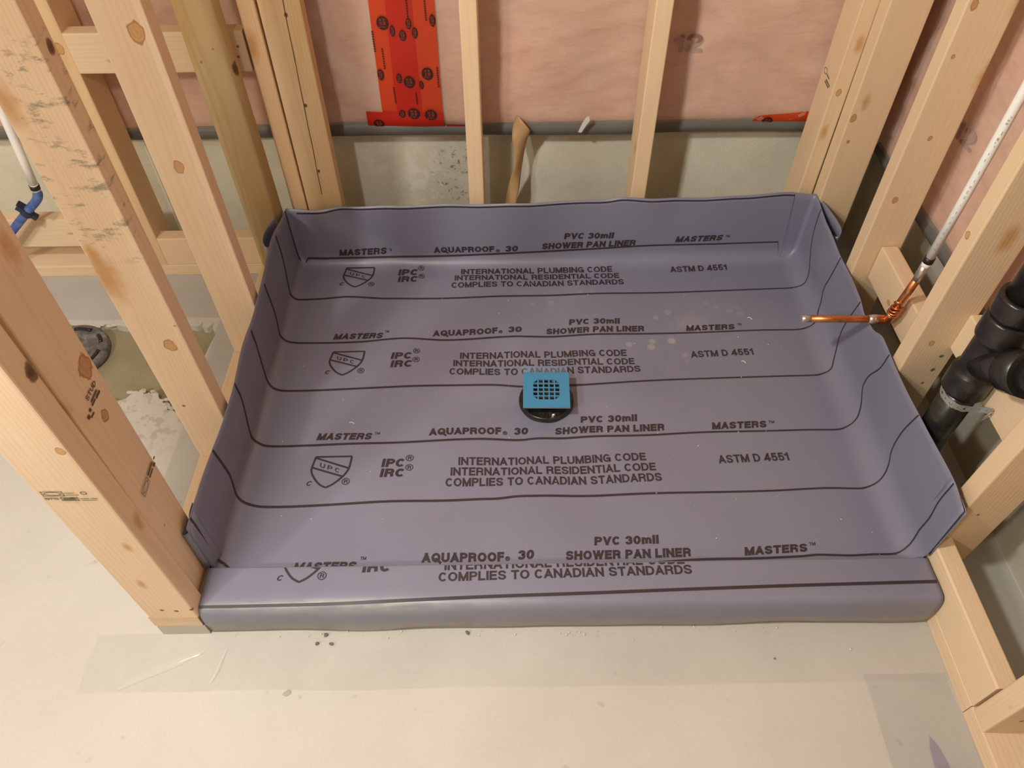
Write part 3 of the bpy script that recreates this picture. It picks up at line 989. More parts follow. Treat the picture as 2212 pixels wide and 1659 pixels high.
# chalky dust trodden into the middle of the pan
vor = nd(nt, 'ShaderNodeTexVoronoi')
vor.inputs['Scale'].default_value = 38
nt.links.new(co, vor.inputs['Vector'])
vsep = nd(nt, 'ShaderNodeSeparateColor')
nt.links.new(vor.outputs['Color'], vsep.inputs[0])
chip = ramp(nt, vsep.outputs[0], [(.72, 0), (.76, 1)])
chip = math_n(nt, 'MULTIPLY', chip, ramp(nt, vor.outputs['Distance'], [(.30, 1), (.42, 0)]))
for (cx, cy, cz, sx, sy, k) in [(.90, .70, .05, 4.2, 8.5, .34), (.68, .88, .05, 6, 12, .26), (1.05, .75, .05, 6, 9, .30)]:
    d = vmath(nt, 'LENGTH', vmath(nt, 'MULTIPLY', vmath(nt, 'SUBTRACT', co, (cx, cy, cz)).outputs[0], (sx, sy, 3)).outputs[0]).outputs['Value']
    msk = ramp(nt, d, [(.35, 1), (1, 0)])
    dust = math_n(nt, 'MULTIPLY', math_n(nt, 'MAXIMUM', chip, ramp(nt, noise_n(nt, co, 9, 5, .6), [(.48, 0), (.75, .55)])), math_n(nt, 'MULTIPLY', msk, k))
    col = mixc(nt, dust, col, (.50, .46, .40))
# grout smears on the curb face and along its left end
sep = nd(nt, 'ShaderNodeSeparateXYZ')
nt.links.new(co, sep.inputs[0])
yneg = ramp(nt, sep.outputs[1], [(0, 1), (.003, 0)])
stretch = noise_n(nt, vmath(nt, 'MULTIPLY', co, (1, 1, 5)).outputs[0], 7, 5, .6)
low = ramp(nt, math_n(nt, 'ADD', sep.outputs[2], math_n(nt, 'MULTIPLY', stretch, .05)), [(.045, .62), (.075, .0)])
col = mixc(nt, math_n(nt, 'MULTIPLY', low, yneg), col, (.34, .30, .22))
topd = ramp(nt, vmath(nt, 'LENGTH', vmath(nt, 'MULTIPLY', vmath(nt, 'SUBTRACT', co, (.27, .006, .093)).outputs[0], (2.6, 70, 20)).outputs[0]).outputs['Value'], [(.3, .85), (1, 0)])
col = mixc(nt, math_n(nt, 'MULTIPLY', topd, ramp(nt, noise_n(nt, vmath(nt, 'MULTIPLY', co, (1, 3, 3)).outputs[0], 16, 5, .6), [(.35, .2), (.6, 1)])), col, (.40, .41, .35))
nt.links.new(col, b.inputs['Base Color'])
nt.links.new(ramp(nt, noise_n(nt, co, 14, 4, .6), [(.3, .34), (.7, .47)]), b.inputs['Roughness'])
b.inputs['Specular IOR Level'].default_value = .7
bump(nt, b, math_n(nt, 'MULTIPLY_ADD', noise_n(nt, co, 420, 2, .5), .06, noise_n(nt, co, 9, 3, .5)), .12, .006)

liner = empty('shower_pan_liner', (.67, .5, .05))
tag(liner, 'purple-grey shower pan liner lining the shower floor, its low walls and the front curb', 'liner')
bm.normal_update()
bm2 = bm.copy()
bm2.normal_update()
me = bpy.data.meshes.new('membrane')
bm.to_mesh(me)
lin = link('membrane', me, M_LINER, liner, True)
sol = lin.modifiers.new('thickness', 'SOLIDIFY')
sol.thickness = .0013
sol.offset = -1
bm2.faces.ensure_lookup_table()
bvh = BVHTree.FromBMesh(bm2)


def surf_guess(s, t):
    """unrolled sheet coordinates -> rough point on the pan"""
    x, y = s, t
    if s < X0 + RL or s > X1 - RR:
        left = s < X0 + RL
        r = RL if left else RR
        a = (X0 - s) if left else (s - X1)
        y = min(t, YB - .002)
        z0 = zfl(x, y)
        aa = a + r
        if aa < r * math.pi / 2:
            th = aa / r
            h, v = r * (1 - math.sin(th)), r * (1 - math.cos(th))
        else:
            h, v = 0, r + aa - r * math.pi / 2
        return Vector((X0 + h if left else X1 - h, y, z0 + v))
    if t > YB - RB:
        aa = t - YB + RB
        z0 = zfl(s, YB)
        if aa < RB * math.pi / 2:
            th = aa / RB
            return Vector((s, YB - RB * (1 - math.sin(th)), z0 + RB * (1 - math.cos(th))))
        return Vector((s, YB, z0 + RB + aa - RB * math.pi / 2))
    return Vector((s, t, zfl(s, t)))


INSIDE = Vector((.67, .45, .9))


def stick(p, lift=.0009):
    loc, nrm, _, _ = bvh.find_nearest(p)
    if nrm.dot(INSIDE - loc) < 0: nrm = -nrm
    return loc + nrm * lift


M_PRINT = new_mat('black_print', .5, (.040, .028, .032))[0]


def put_print(name, pts, faces, lift=.0009):
    mobj(name, [stick(surf_guess(s, t), lift) for s, t in pts], faces, M_PRINT, liner)


def ribbon_pts(path, w, step=.008):
    P = [Vector((a, b_)) for a, b_ in path]
    P = [2 * P[0] - P[1]] + P + [2 * P[-1] - P[-2]]
    out = []
    for i in range(1, len(P) - 2):
        a, b_, c, d = P[i - 1], P[i], P[i + 1], P[i + 2]
        n = max(2, int((c - b_).length / step))
        for k in range(n):
            t = k / n
            # monotone-ish cubic with limited overshoot
            m1 = (c - a) * .5 * min(1, (c - b_).length / max((b_ - a).length, 1e-6))
            m2 = (d - b_) * .5 * min(1, (c - b_).length / max((d - c).length, 1e-6))
            h00, h10, h01, h11 = 2 * t ** 3 - 3 * t * t + 1, t ** 3 - 2 * t * t + t, -2 * t ** 3 + 3 * t * t, t ** 3 - t * t
            out.append(b_ * h00 + m1 * h10 + c * h01 + m2 * h11)
    out.append(P[-2])
    pts, fs = [], []
    for i, q in enumerate(out):
        d = (out[min(i + 1, len(out) - 1)] - out[max(i - 1, 0)]).normalized()
        n = Vector((-d.y, d.x))
        ww = w(q) if callable(w) else w
        pts += [q + n * ww / 2, q - n * ww / 2]
    fs = [(2 * i, 2 * i + 1, 2 * i + 3, 2 * i + 2) for i in range(len(out) - 1)]
    return [(p.x, p.y) for p in pts], fs


LINES = [
    [(1.314, 1.038), (1.1412, 1.035), (.9435, 1.0351), (.8201, 1.0291), (.6961, 1.0233), (.4466, 1.0124), (.1967, 1.0068), (.0719, 1.0049), (.029, 1.0056), (.012, .999), (-.02, .992), (-.06, .989), (-.172, .989)],
    [(1.5242, .945), (1.4943, .945), (1.44, .935), (1.39, .905), (1.3443, .8711), (1.3296, .870), (1.3132, .8729), (1.0539, .8702), (.7516, .8692), (.4492, .863), (.2447, .8595), (.1478, .8665), (.077, .8586), (.0179, .8551), (-.01, .858), (-.05, .868), (-.116, .880), (-.172, .880)],
    [(1.52, .776), (1.4367, .785), (1.39, .79), (1.35, .765), (1.334, .738), (1.3179, .7289), (1.2837, .7222), (1.2052, .7238), (1.0745, .7228), (.8922, .7235), (.7287, .7225), (.6376, .7199), (.5225, .7181), (.4079, .7123), (.3045, .7179), (.2032, .7052), (.1129, .7011), (.045, .701), (.0216, .7052), (-.0002, .7125), (-.0564, .728), (-.155, .724)],
    [(1.522, .617), (1.4185, .642), (1.37, .640), (1.345, .615), (1.3267, .5842), (1.3176, .5784), (1.2849, .5707), (1.0795, .5708), (.8731, .5688), (.7118, .5648), (.592, .5635), (.53, .5664), (.4269, .5635), (.2567, .5562), (.0883, .5475), (.0402, .5474), (.0178, .5532), (-.0004, .5622), (-.1063, .5742), (-.156, .572)],
    [(1.5184, .4527), (1.47, .459), (1.421, .480), (1.3825, .480), (1.355, .450), (1.338, .430), (1.3199, .4194), (1.2918, .4106), (1.2194, .4125), (1.1158, .413), (.9877, .4143), (.8728, .4112), (.75, .41), (.627, .4084), (.5901, .4062), (.5123, .4061), (.4299, .4019), (.2648, .3965), (.1408, .3891), (.0749, .3867), (.0365, .3879), (.0185, .3943), (-.0188, .4027), (-.1019, .4233), (-.162, .4178)],
    [(1.522, .2936), (1.4473, .3073), (1.3883, .3036), (1.35, .279), (1.336, .270), (1.3195, .2629), (1.292, .2571), (1.2217, .2604), (1.1112, .257), (.9592, .2564), (.7561, .2566), (.5795, .2553), (.5401, .2512), (.5018, .251), (.437, .2482), (.2822, .2431), (.1039, .235), (.053, .2352), (.0226, .2431), (-.01, .256), (-.0551, .2652), (-.1483, .2528), (-.162, .251)],
    [(1.522, .138), (1.4627, .1383), (1.4161, .1313), (1.3684, .1313), (1.340, .118), (1.3264, .1120), (1.309, .1066), (1.2719, .1066), (1.2224, .1051), (1.1592, .1083), (1.1264, .1057), (1.0376, .1034), (.9316, .1035), (.82, .097), (.70, .089), (.50, .086), (.1, .086), (.03, .093), (.0131, .1050), (-.0737, .1076), (-.162, .1039)],
]


def linew(q):
    # the print thins out towards the right side
    if q.x > 1.31: return .0030
    return .0056 - .0016 * max(0, (q.x - .7)) / .6


for L in LINES:
    pts, fs = ribbon_pts(L, linew)
    put_print('printed_line', pts, fs)
# dark line just under the rim of the back wall and down the left back corner
pts, fs = ribbon_pts([(x, YB + interp(TOPB, x) - zfl(x, YB) - .008 - RB * (2 - math.pi / 2)) for x in [.03 + 1.29 * i / 50 for i in range(51)]], .0045)
put_print('printed_line', [(s, t) for s, t in pts], fs)


def put_text(body, s0, t0, s1, t1, h, sh, bold):
    tv, tf, asr = text_geo(body, bold)
    dt = t1 - t0
    put_print('lettering', [(s0 + (s1 - s0) * x + sh * h * (y - .5), t0 + dt * x + h * y) for x, y in tv], tf)


def ring_mark(cx, cy, r, pl):
    n = 28
    pts = []
    for k in range(n):
        a = 2 * math.pi * k / n
        pts += [(cx + r * math.cos(a), cy + r * math.sin(a)), (cx + (r - .0016) * math.cos(a), cy + (r - .0016) * math.sin(a))]
    fs = [(2 * k, 2 * ((k + 1) % n), 2 * ((k + 1) % n) + 1, 2 * k + 1) for k in range(n)]
    tv, tf, asr = text_geo('R', .2)
    b0 = len(pts)
    pts += [(cx - r * .42 + x * r * .9, cy - r * .52 + y * r * 1.08) for x, y in tv]
    fs += [tuple(b0 + i for i in f) for f in tf]
    pl('registered_mark', pts, fs)


HV, MD, LT = .265, .205, .16
TX = [('MASTERS', 0.1165, 1.0122, 0.2425, 1.0155, 0.0200, 0.2), ('™', 0.2498, 1.0239, 0.2561, 1.0242, 0.0078, 0), ('AQUAPROOF', 0.3699, 1.0203, 0.5318, 1.0228, 0.0190, 0.0), ('®', 0.5355, 1.0219, 0.5467, 1.0218, 0.0109, 0), ('30', 0.5617, 1.0224, 0.5953, 1.0235, 0.0196, 0.1), ('PVC 30mil', 0.7181, 1.0616, 0.8481, 1.0616, 0.0195, 0.1), ('SHOWER PAN LINER', 0.66, 1.029, 0.909, 1.036, 0.0200, 0.1), ('MASTERS', 1.0154, 1.0434, 1.138, 1.0463, 0.0190, 0.2), ('™', 1.1441, 1.0564, 1.1551, 1.0568, 0.0076, 0), ('IPC', 0.2737, 0.9500, 0.3261, 0.9508, 0.0225, 0.1), ('IRC', 0.2746, 0.9235, 0.3279, 0.9251, 0.0225, 0.1), ('INTERNATIONAL PLUMBING CODE', 0.4415, 0.9518, 0.8485, 0.9555, 0.0200, 0), ('INTERNATIONAL RESIDENTIAL CODE', 0.425, 0.9281, 0.8645, 0.9301, 0.0195, 0), ('COMPLIES TO CANADIAN STANDARDS', 0.4175, 0.9003, 0.874, 0.9045, 0.0205, 0), ('ASTM D 4551', 1.0039, 0.9473, 1.1557, 0.9514, 0.0215, 0),
      ('MASTERS', 0.135, 0.713, 0.2542, 0.7179, 0.0200, 0.2), ('™', 0.2579, 0.7379, 0.2682, 0.7387, 0.0081, 0), ('AQUAPROOF', 0.3786, 0.725, 0.5397, 0.7315, 0.0200, 0), ('®', 0.542, 0.7322, 0.5524, 0.7321, 0.0110, 0), ('30', 0.5663, 0.7328, 0.5999, 0.734, 0.0200, 0.1), ('PVC 30mil', 0.7205, 0.7588, 0.8475, 0.7574, 0.0195, 0.1), ('SHOWER PAN LINER', 0.6617, 0.7289, 0.9065, 0.731, 0.0195, 0.1), ('MASTERS', 1.0114, 0.7293, 1.1309, 0.7293, 0.0190, 0.2), ('™', 1.1394, 0.7428, 1.1499, 0.7432, 0.0076, 0), ('IPC', 0.2828, 0.645, 0.3328, 0.6466, 0.0225, 0.1), ('IRC', 0.2842, 0.618, 0.336, 0.6196, 0.0225, 0.1), ('INTERNATIONAL PLUMBING CODE', 0.4484, 0.6496, 0.8537, 0.6524, 0.0205, 0), ('INTERNATIONAL RESIDENTIAL CODE', 0.4331, 0.6243, 0.8697, 0.6259, 0.0200, 0), ('COMPLIES TO CANADIAN STANDARDS', 0.4249, 0.5968, 0.8809, 0.6005, 0.0205, 0), ('ASTM D 4551', 1.0077, 0.6396, 1.1576, 0.6412, 0.0210, 0),
      ('MASTERS', 0.1436, 0.4029, 0.2617, 0.4066, 0.0190, 0.2), ('™', 0.2672, 0.4207, 0.2784, 0.4214, 0.0071, 0), ('AQUAPROOF', 0.3883, 0.4154, 0.5481, 0.4201, 0.0200, 0), ('®', 0.5512, 0.4208, 0.5615, 0.4207, 0.0110, 0), ('30', 0.577, 0.4206, 0.6075, 0.4223, 0.0200, 0.1), ('PVC 30mil', 0.7276, 0.4509, 0.8544, 0.4508, 0.0195, 0.1), ('SHOWER PAN LINER', 0.6685, 0.42, 0.9119, 0.4222, 0.0195, 0.1), ('MASTERS', 1.0175, 0.421, 1.1379, 0.4223, 0.0190, 0.2), ('™', 1.1439, 0.4328, 1.1565, 0.4336, 0.0074, 0), ('IPC', 0.2924, 0.3311, 0.3412, 0.3321, 0.0225, 0.1), ('IRC', 0.2918, 0.3049, 0.3429, 0.3059, 0.0222, 0.1), ('INTERNATIONAL PLUMBING CODE', 0.4557, 0.3352, 0.8595, 0.3413, 0.0205, 0), ('INTERNATIONAL RESIDENTIAL CODE', 0.44, 0.3089, 0.877, 0.3142, 0.0202, 0), ('COMPLIES TO CANADIAN STANDARDS', 0.4305, 0.282, 0.8857, 0.2867, 0.0208, 0), ('ASTM D 4551', 1.0137, 0.3291, 1.1642, 0.3327, 0.0212, 0),
      ('MASTERS', 0.149, 0.0880, 0.2673, 0.0900, 0.0195, 0.2), ('™', 0.2735, 0.1125, 0.285, 0.1129, 0.0070, 0), ('AQUAPROOF', 0.3935, 0.1055, 0.5529, 0.1066, 0.0205, 0), ('®', 0.5547, 0.1086, 0.5645, 0.1085, 0.0110, 0), ('30', 0.5798, 0.1092, 0.6113, 0.1108, 0.0205, 0.1), ('PVC 30mil', 0.7315, 0.1391, 0.858, 0.1395, 0.0195, 0.1), ('SHOWER PAN LINER', 0.6731, 0.1078, 0.9165, 0.1098, 0.0195, 0.1), ('MASTERS', 1.0208, 0.1097, 1.1433, 0.1152, 0.0180, 0.2), ('™', 1.1496, 0.1281, 1.1615, 0.1288, 0.0068, 0)]
for body, s0, t0, s1, t1, h, sh in TX:
    heavy = body in ('MASTERS', 'AQUAPROOF', '30', 'PVC 30mil', 'SHOWER PAN LINER', 'IPC', 'IRC')
    if body == '®': ring_mark((s0 + s1) / 2, (t0 + t1) / 2 + .004, (s1 - s0) / 2 * .95, put_print)
    elif body == '™': put_text('TM', s0, t0, s1, t1, h, sh, LT)
    else: put_text(body, s0, t0, s1, t1, h, sh, HV if heavy else MD)


for (cx, cy) in [(.3333, .9766), (.3357, .9461), (.342, .6741), (.343, .6443), (.3501, .3558), (.3511, .3308)]:
    ring_mark(cx, cy, .0085, put_print)


def shield(x0, x1, yt, yb, c, r, pl, cut=None):
    """shield emblem with a diagonal band of letters"""
    w, h = x1 - x0, yt - yb

    def P(u, v): return (x0 + u * w, yb + v * h)
    side_r = [(1.0, .98), (.975, .62), (.92, .46), (.80, .28), (.62, .10), (.46, .0)]
    side_l = [(.08, .96), (.02, .56), (.06, .42), (.16, .25), (.30, .09), (.46, .0)]
    strokes = [side_r, side_l, [(.08, .96), (1.0, .98)], [(.08, .93), (.95, .60)], [(.04, .62), (.86, .33)]]
    for s in strokes:
        pts, fs = ribbon_pts([P(*q) for q in s], .0042, .005)
        pl('shield_emblem', pts, fs)
    for ch, u, v in (('U', .22, .64), ('P', .42, .565), ('C', .62, .49)):
        tv, tf, asr = text_geo(ch, .17)
        pl('lettering', [P(u + x * .13 - y * .0, v - .055 * x + y * .14) for x, y in tv], tf)
    tv, tf, asr = text_geo('C', .2)
    if c: pl('lettering', [(c[0] - .006 + x * .011 + y * .003, c[1] - .006 + y * .0115) for x, y in tv], tf)
    if r: ring_mark(r[0], r[1], .0085, pl)


shield(.126, .2075, .9798, .9028, (.1267, .9155), (.205, .9146), put_print)
shield(.134, .2164, .6731, .5951, (.1353, .6045), (.2143, .6083), put_print)
shield(.1423, .2259, .3612, .2807, (.1442, .2914), (.221, .2952), put_print)


def put_curb(name, pts, faces, lift=.0009):
    """curb print on the plan of the curb top, cut where the sheet turns down at its back edge"""
    p2, f2 = [], []
    for f in faces:
        q = _clip([tuple(pts[i]) for i in f], .0795, True)
        if len(q) < 3: continue
        f2.append(tuple(range(len(p2), len(p2) + len(q))))
        p2 += q
    if not f2: return
    pts, faces = p2, f2
    out = []
    for s, t in pts:
        if t > .079:
            th = min(math.pi / 2, (t - .079) / .004)
            q = Vector((s, .079 + .004 * math.sin(th), .090 + .004 * math.cos(th) - max(0, t - .079 - .006)))
        else:
            q = Vector((s, t, .094))
        loc, nrm, _, _ = bvh.find_nearest(q)
        if nrm.dot(Vector((.67, .04, -.5)) - loc) > 0: nrm = -nrm
        out.append(loc + nrm * lift)
    mobj(name, out, faces, M_PRINT, liner)


for body, s0, t0, s1, t1, h, sh, bold in [('INTERNATIONAL RESIDENTIAL CODE', .4419, .0695, .8909, .0758, .0195, 0, MD), ('COMPLIES TO CANADIAN STANDARDS', .4319, .0466, .902, .0555, .0185, 0, MD), ('IRC', .2883, .0675, .3409, .0686, .0220, .1, HV)]:
    tv, tf, asr = text_geo(body, bold)
    put_curb('lettering', [(s0 + (s1 - s0) * x + sh * h * y, t0 + (t1 - t0) * x + h * y) for x, y in tv], tf)
shield(.1370, .2190, .1290, .0500, (.1375, .0590), (.2152, .0622), put_curb)
pts, fs = ribbon_pts([(.002, .0045), (.2277, .0066), (.3945, .0120), (.5455, .0166), (.7309, .0205), (.9105, .0250), (1.0702, .0282), (1.346, .0326)], .0062)
put_curb('printed_line', pts, fs)


def sheet(name, path, z0, ztop, parent, mat=M_LINER, nz=6, lean=0.0):
    """upright piece of membrane following a plan path; ztop(i) gives its top"""
    vs, fs = [], []
    P = bez(path, 6)
    for i, p in enumerate(P):
        zt = ztop(i / (len(P) - 1))
        zb = z0(i / (len(P) - 1))
        for k in range(nz + 1):
            f = k / nz
            vs.append((p.x + lean * f, p.y, zb + (zt - zb) * f))
    n = nz + 1
    fs = [(i * n + j, (i + 1) * n + j, (i + 1) * n + j + 1, i * n + j + 1) for i in range(len(P) - 1) for j in range(nz)]
    o = mobj(name, vs, fs, mat, parent, True)
    m = o.modifiers.new('thickness', 'SOLIDIFY')
    m.thickness = .0013
    return o


# spare corner material: rolled lip at the front left, notch fold at the front right, ears behind the back corners
sheet('corner_fold', [(-.0085, .148, 0), (-.0075, .128, 0), (-.003, .110, 0), (.000, .100, 0), (.004, .092, 0), (.003, .084, 0), (-.003, .081, 0), (-.0075, .086, 0), (-.006, .094, 0), (-.0075, .104, 0)],
      lambda t: .10, lambda t: .216 + .010 * t if t < .5 else .221 - .020 * (t - .5), liner)
sheet('corner_fold', [(.0075, .120, 0), (.0055, .100, 0), (.0065, .085, 0)], lambda t: .055, lambda t: .236 - .02 * t, liner)
sheet('corner_fold', [(1.3465, .150, 0), (1.3490, .110, 0), (1.3500, .092, 0), (1.3495, .084, 0), (1.3475, .082, 0)], lambda t: .10, lambda t: .258 - .012 * t, liner)
sheet('corner_fold', [(.004, .995, 0), (-.010, .985, 0), (-.026, .950, 0), (-.034, .915, 0), (-.034, .890, 0), (-.024, .872, 0), (-.008, .880, 0)], lambda t: .12 + .03 * t, lambda t: .236 - .022 * t * t, liner)
sheet('corner_fold', [(1.346, .998, 0), (1.356, .985, 0), (1.366, .940, 0), (1.374, .900, 0), (1.376, .872, 0), (1.366, .858, 0), (1.354, .870, 0)], lambda t: .12 + .03 * t, lambda t: .258 - .026 * t * t, liner)

# ================================================================== FLOOR DRAIN
M_ABS, nta, ba = new_mat('black_abs', .32, (.018, .016, .015))
nta.links.new(ramp(nta, noise_n(nta, coords(nta), 22, 5, .65), [(.35, .18), (.7, .46)]), ba.inputs['Roughness'])
nta.links.new(ramp(nta, noise_n(nta, coords(nta), 9, 6, .7), [(.5, (.016, .014, .013)), (.8, (.060, .050, .042))]), ba.inputs['Base Color'])
M_STEEL = new_mat('bolt_steel', .25, (.75, .74, .70), 1.0)[0]
M_BLUE, ntb, bb = new_mat('blue_filmed_steel', .30, (.062, .30, .54), .2)
M_BAR = new_mat('strainer_edge_steel', .30, (.30, .42, .48), .6)[0]
drain = empty('floor_drain', (DX, DY, .045))
tag(drain, 'round black floor drain with a square blue-filmed strainer in the middle of the liner', 'drain')


def lathe(name, prof, cx, cy, mat, parent, n=40, smooth=True):
    bm = bmesh.new()
    rings = [[bm.verts.new((cx + r * math.cos(2 * math.pi * k / n), cy + r * math.sin(2 * math.pi * k / n), z)) for k in range(n)] for r, z in prof]
    for a, b_ in zip(rings[:-1], rings[1:]):
        for k in range(n): bm.faces.new((a[k], a[(k + 1) % n], b_[(k + 1) % n], b_[k]))
    return bobj(name, bm, mat, parent, smooth)


lathe('clamping_flange', [(.036, .040), (.063, .040), (.0635, .046), (.0620, .0535), (.0590, .0550), (.0545, .0535), (.046, .0560), (.040, .0580), (.036, .0580), (.036, .040)], DX, DY, M_ABS, drain)
for k in range(6):
    a = math.pi / 6 + k * math.pi / 3
    bm = bmesh.new()
    bmesh.ops.create_cube(bm, size=1, matrix=Matrix.Translation((DX + .050 * math.cos(a), DY + .050 * math.sin(a), .0555)) @ Matrix.Rotation(a, 4, 'Z') @ Matrix.Diagonal((.016, .003, .003, 1)))
    bobj('flange_rib', bm, M_ABS, drain)
lathe('strainer_throat', [(.034, .036), (.036, .058), (.036, .083), (.032, .083), (.031, .050), (.031, .030)], DX, DY, M_ABS, drain)
lathe('throat_dark_disc', [(.033, .0545), (.0001, .0525)], DX, DY, M_ABS, drain, 24)  # black disc over the membrane, standing in for the drain's unlit depth
for a in (2.75, 4.98, .6):
    x, y = DX + .053 * math.cos(a), DY + .053 * math.sin(a)
    bm = bmesh.new()
    bmesh.ops.create_cone(bm, cap_ends=True, segments=6, radius1=.0055, radius2=.005, depth=.005, matrix=Matrix.Translation((x, y, .0575)))
    bmesh.ops.create_uvsphere(bm, u_segments=10, v_segments=5, radius=.0042, matrix=Matrix.Translation((x, y, .0600)) @ Matrix.Diagonal((1, 1, .6, 1)))
    bobj('flange_bolt', bm, M_STEEL, drain)
# square strainer with a 5 x 5 field of openings, corners clipped
SXc, SYc, SZ = .651, .515, .0835
half = .0525
hs, bar = .0092, .0032
e0 = -(5 * hs + 4 * bar) / 2
cuts = [-half]
for k in range(5):
    cuts += [e0 + k * (hs + bar), e0 + k * (hs + bar) + hs]
cuts.append(half)
bm = bmesh.new()
gv = {}


def gvert(i, j):
    if (i, j) not in gv: gv[(i, j)] = bm.verts.new((cuts[i], cuts[j], 0))
    return gv[(i, j)]


n = len(cuts)
for i in range(n - 1):
    for j in range(n - 1):
        hole = i % 2 == 1 and j % 2 == 1
        q = [gvert(i, j), gvert(i + 1, j), gvert(i + 1, j + 1), gvert(i, j + 1)]
        if not hole: bm.faces.new(q)
        elif i in (1, 9) and j in (1, 9):
            drop = {(1, 1): 2, (9, 1): 3, (9, 9): 0, (1, 9): 1}[(i, j)]
            bm.faces.new([v for k, v in enumerate(q) if k != drop])
R3 = Matrix.Rotation(math.radians(-1.5), 4, 'Z')
for v in bm.verts: v.co = R3 @ v.co
r = bmesh.ops.extrude_face_region(bm, geom=list(bm.faces))
for v in [g for g in r['geom'] if isinstance(g, bmesh.types.BMVert)]: v.co.z += .004
st = bobj('strainer', bm, M_BLUE, drain, False, (SXc, SYc, SZ))
st.data.materials.append(M_BAR)
for p in st.data.polygons:
    if abs(p.normal.z) < .5: p.material_index = 1
tag(st, 'square strainer plate covered in blue film')
M_BFILM = film_mat('blue_protective_film', .34, (.20, .33, .48), .15, .5, 30)
fv = []
for i in range(13):
    for j in range(5):
        x = -.052 + .101 * i / 12
        y = .047 + .020 * j / 4 + .002 * math.sin(i * 1.1)
        fv.append(Vector((SXc + x, SYc + y, SZ + .0046 + .0035 * (j / 4) ** 2 + .0008 * math.sin(i))))
mobj('loose_film', fv, [(i * 5 + j, i * 5 + j + 1, (i + 1) * 5 + j + 1, (i + 1) * 5 + j) for i in range(12) for j in range(4)], M_BFILM, drain, True)

# ================================================================== PIPES, RIGHT WALL
M_PEX, ntp, bp = new_mat('white_pex', .35, (.88, .86, .82))
cop = coords(ntp)
dash = noise_n(ntp, vmath(ntp, 'MULTIPLY', cop, (260, 260, 90)).outputs[0], 1.0, 2, .6)
dsep = nd(ntp, 'ShaderNodeSeparateXYZ')
ntp.links.new(cop, dsep.inputs[0])
M_PEXMARK = new_mat('pipe_print', .5, (.30, .27, .25))[0]
M_COPPER, ntc, bc = new_mat('copper', .30, (.72, .30, .13), .95)
ntc.links.new(ramp(ntc, noise_n(ntc, coords(ntc), 34, 5, .65), [(.3, (.80, .36, .16)), (.6, (.62, .22, .08)), (.8, (.36, .13, .06))]), bc.inputs['Base Color'])
ntc.links.new(ramp(ntc, noise_n(ntc, coords(ntc), 50, 4, .6), [(.3, .22), (.7, .45)]), bc.inputs['Roughness'])
M_SOLDER = new_mat('solder', .32, (.66, .60, .52), .85)[0]
M_CRIMP = new_mat('black_crimp_ring', .4, (.03, .022, .018), .3)[0]

wp = empty('water_supply_pipe', (1.37, .53, .25))
tag(wp, 'white water pipe ending in a bent copper stub that pokes over the liner', 'pipe')
tube('pex_tube', [(1.3705, .5190, .452), (1.3705, .5130, .60), (1.3700, .5080, .79), (1.3700, .503, 1.2), (1.3700, .500, 2.3)], .0082, M_PEX, wp, 18)
tube('tube_end', [(1.3706, .5206, .428), (1.3705, .5197, .441)], .0086, M_PEX, wp, 18)
tube('crimp_ring', [(1.3705, .5197, .4405), (1.3705, .5191, .4525)], .0098, M_CRIMP, wp, 20)
mv, mf = [], []
rr = random.Random(3)
zc = .475
while zc < .76:
    l = rr.uniform(.002, .007)
    ang = math.radians(232)
    for da in (-.10, .10):
        a2 = ang + da
        yy = .519 - (zc - .452) * .040
        if rr.random() < .8:
            b0 = len(mv)
            for aa, zz in ((a2 - .04, zc), (a2 + .04, zc), (a2 + .04, zc + l), (a2 - .04, zc + l)):
                mv.append((1.3704 + .0084 * math.cos(aa), yy + .0084 * math.sin(aa), zz))
            mf.append((b0, b0 + 1, b0 + 2, b0 + 3))
    zc += l + rr.uniform(.002, .012)
tag(mobj('printed_marks', mv, mf, M_PEXMARK, wp), kind='stuff')
tag(tube('adapter', [(1.3706, .5206, .431), (1.3708, .5225, .408), (1.3710, .5245, .392)], [.0090, .0088, .0082], M_SOLDER, wp, 18), 'silvery crimp adapter')
riser_top, riser_bot = Vector((1.3710, .5240, .396)), Vector((1.3715, .5455, .268))
tag(tube('copper_riser', [riser_top, (riser_top + riser_bot) / 2, riser_bot], .0080, M_COPPER, wp, 20), 'brown copper riser')
el = bez([(1.3712, .5435, .280), (1.3716, .5480, .262), (1.3680, .5520, .2565), (1.3570, .5540, .2560), (1.345, .5545, .2560)], 6)
tag(tube('elbow', el, .0098, M_COPPER, wp, 20), 'copper elbow')
tag(tube('solder_joint', [(1.3520, .5545, .2560), (1.3420, .5547, .2560), (1.3340, .5550, .2560)], [.0101, .0098, .0086], M_SOLDER, wp, 20), 'pale solder joint')
tag(tube('stub_out', [(1.350, .5545, .2560), (1.27, .5565, .2562), (1.205, .5585, .2563)], .0078, M_COPPER, wp, 20), 'bright copper stub')
tag(tube('stub_end', [(1.211, .5583, .2563), (1.1915, .5588, .2563)], [.0081, .0079], M_SOLDER, wp, 20), 'tinned end of the stub')
for k in range(4):
    zc = .284 + .0068 * k
    yc = .5455 + (.268 - zc) * .168
    pts = []
    for q in range(17):
        a = math.pi * 2 * q / 16 + .3
        pts.append((1.3713 + .0102 * math.cos(a), yc + .0102 * math.sin(a), zc + .003 * math.sin(a + k)))
    tube('wire_tie', pts, .0024, M_COPPER, wp, 8)
tube('wire_tie', bez([(1.3630, .536, .306), (1.372, .530, .306), (1.380, .534, .302), (1.385, .541, .297), (1.3835, .545, .290)], 5), .0026, M_COPPER, wp, 8)
tube('wire_tie', bez([(1.3630, .541, .294), (1.373, .534, .292), (1.382, .538, .287), (1.386, .546, .281), (1.383, .551, .277)], 5), .0026, M_COPPER, wp, 8)
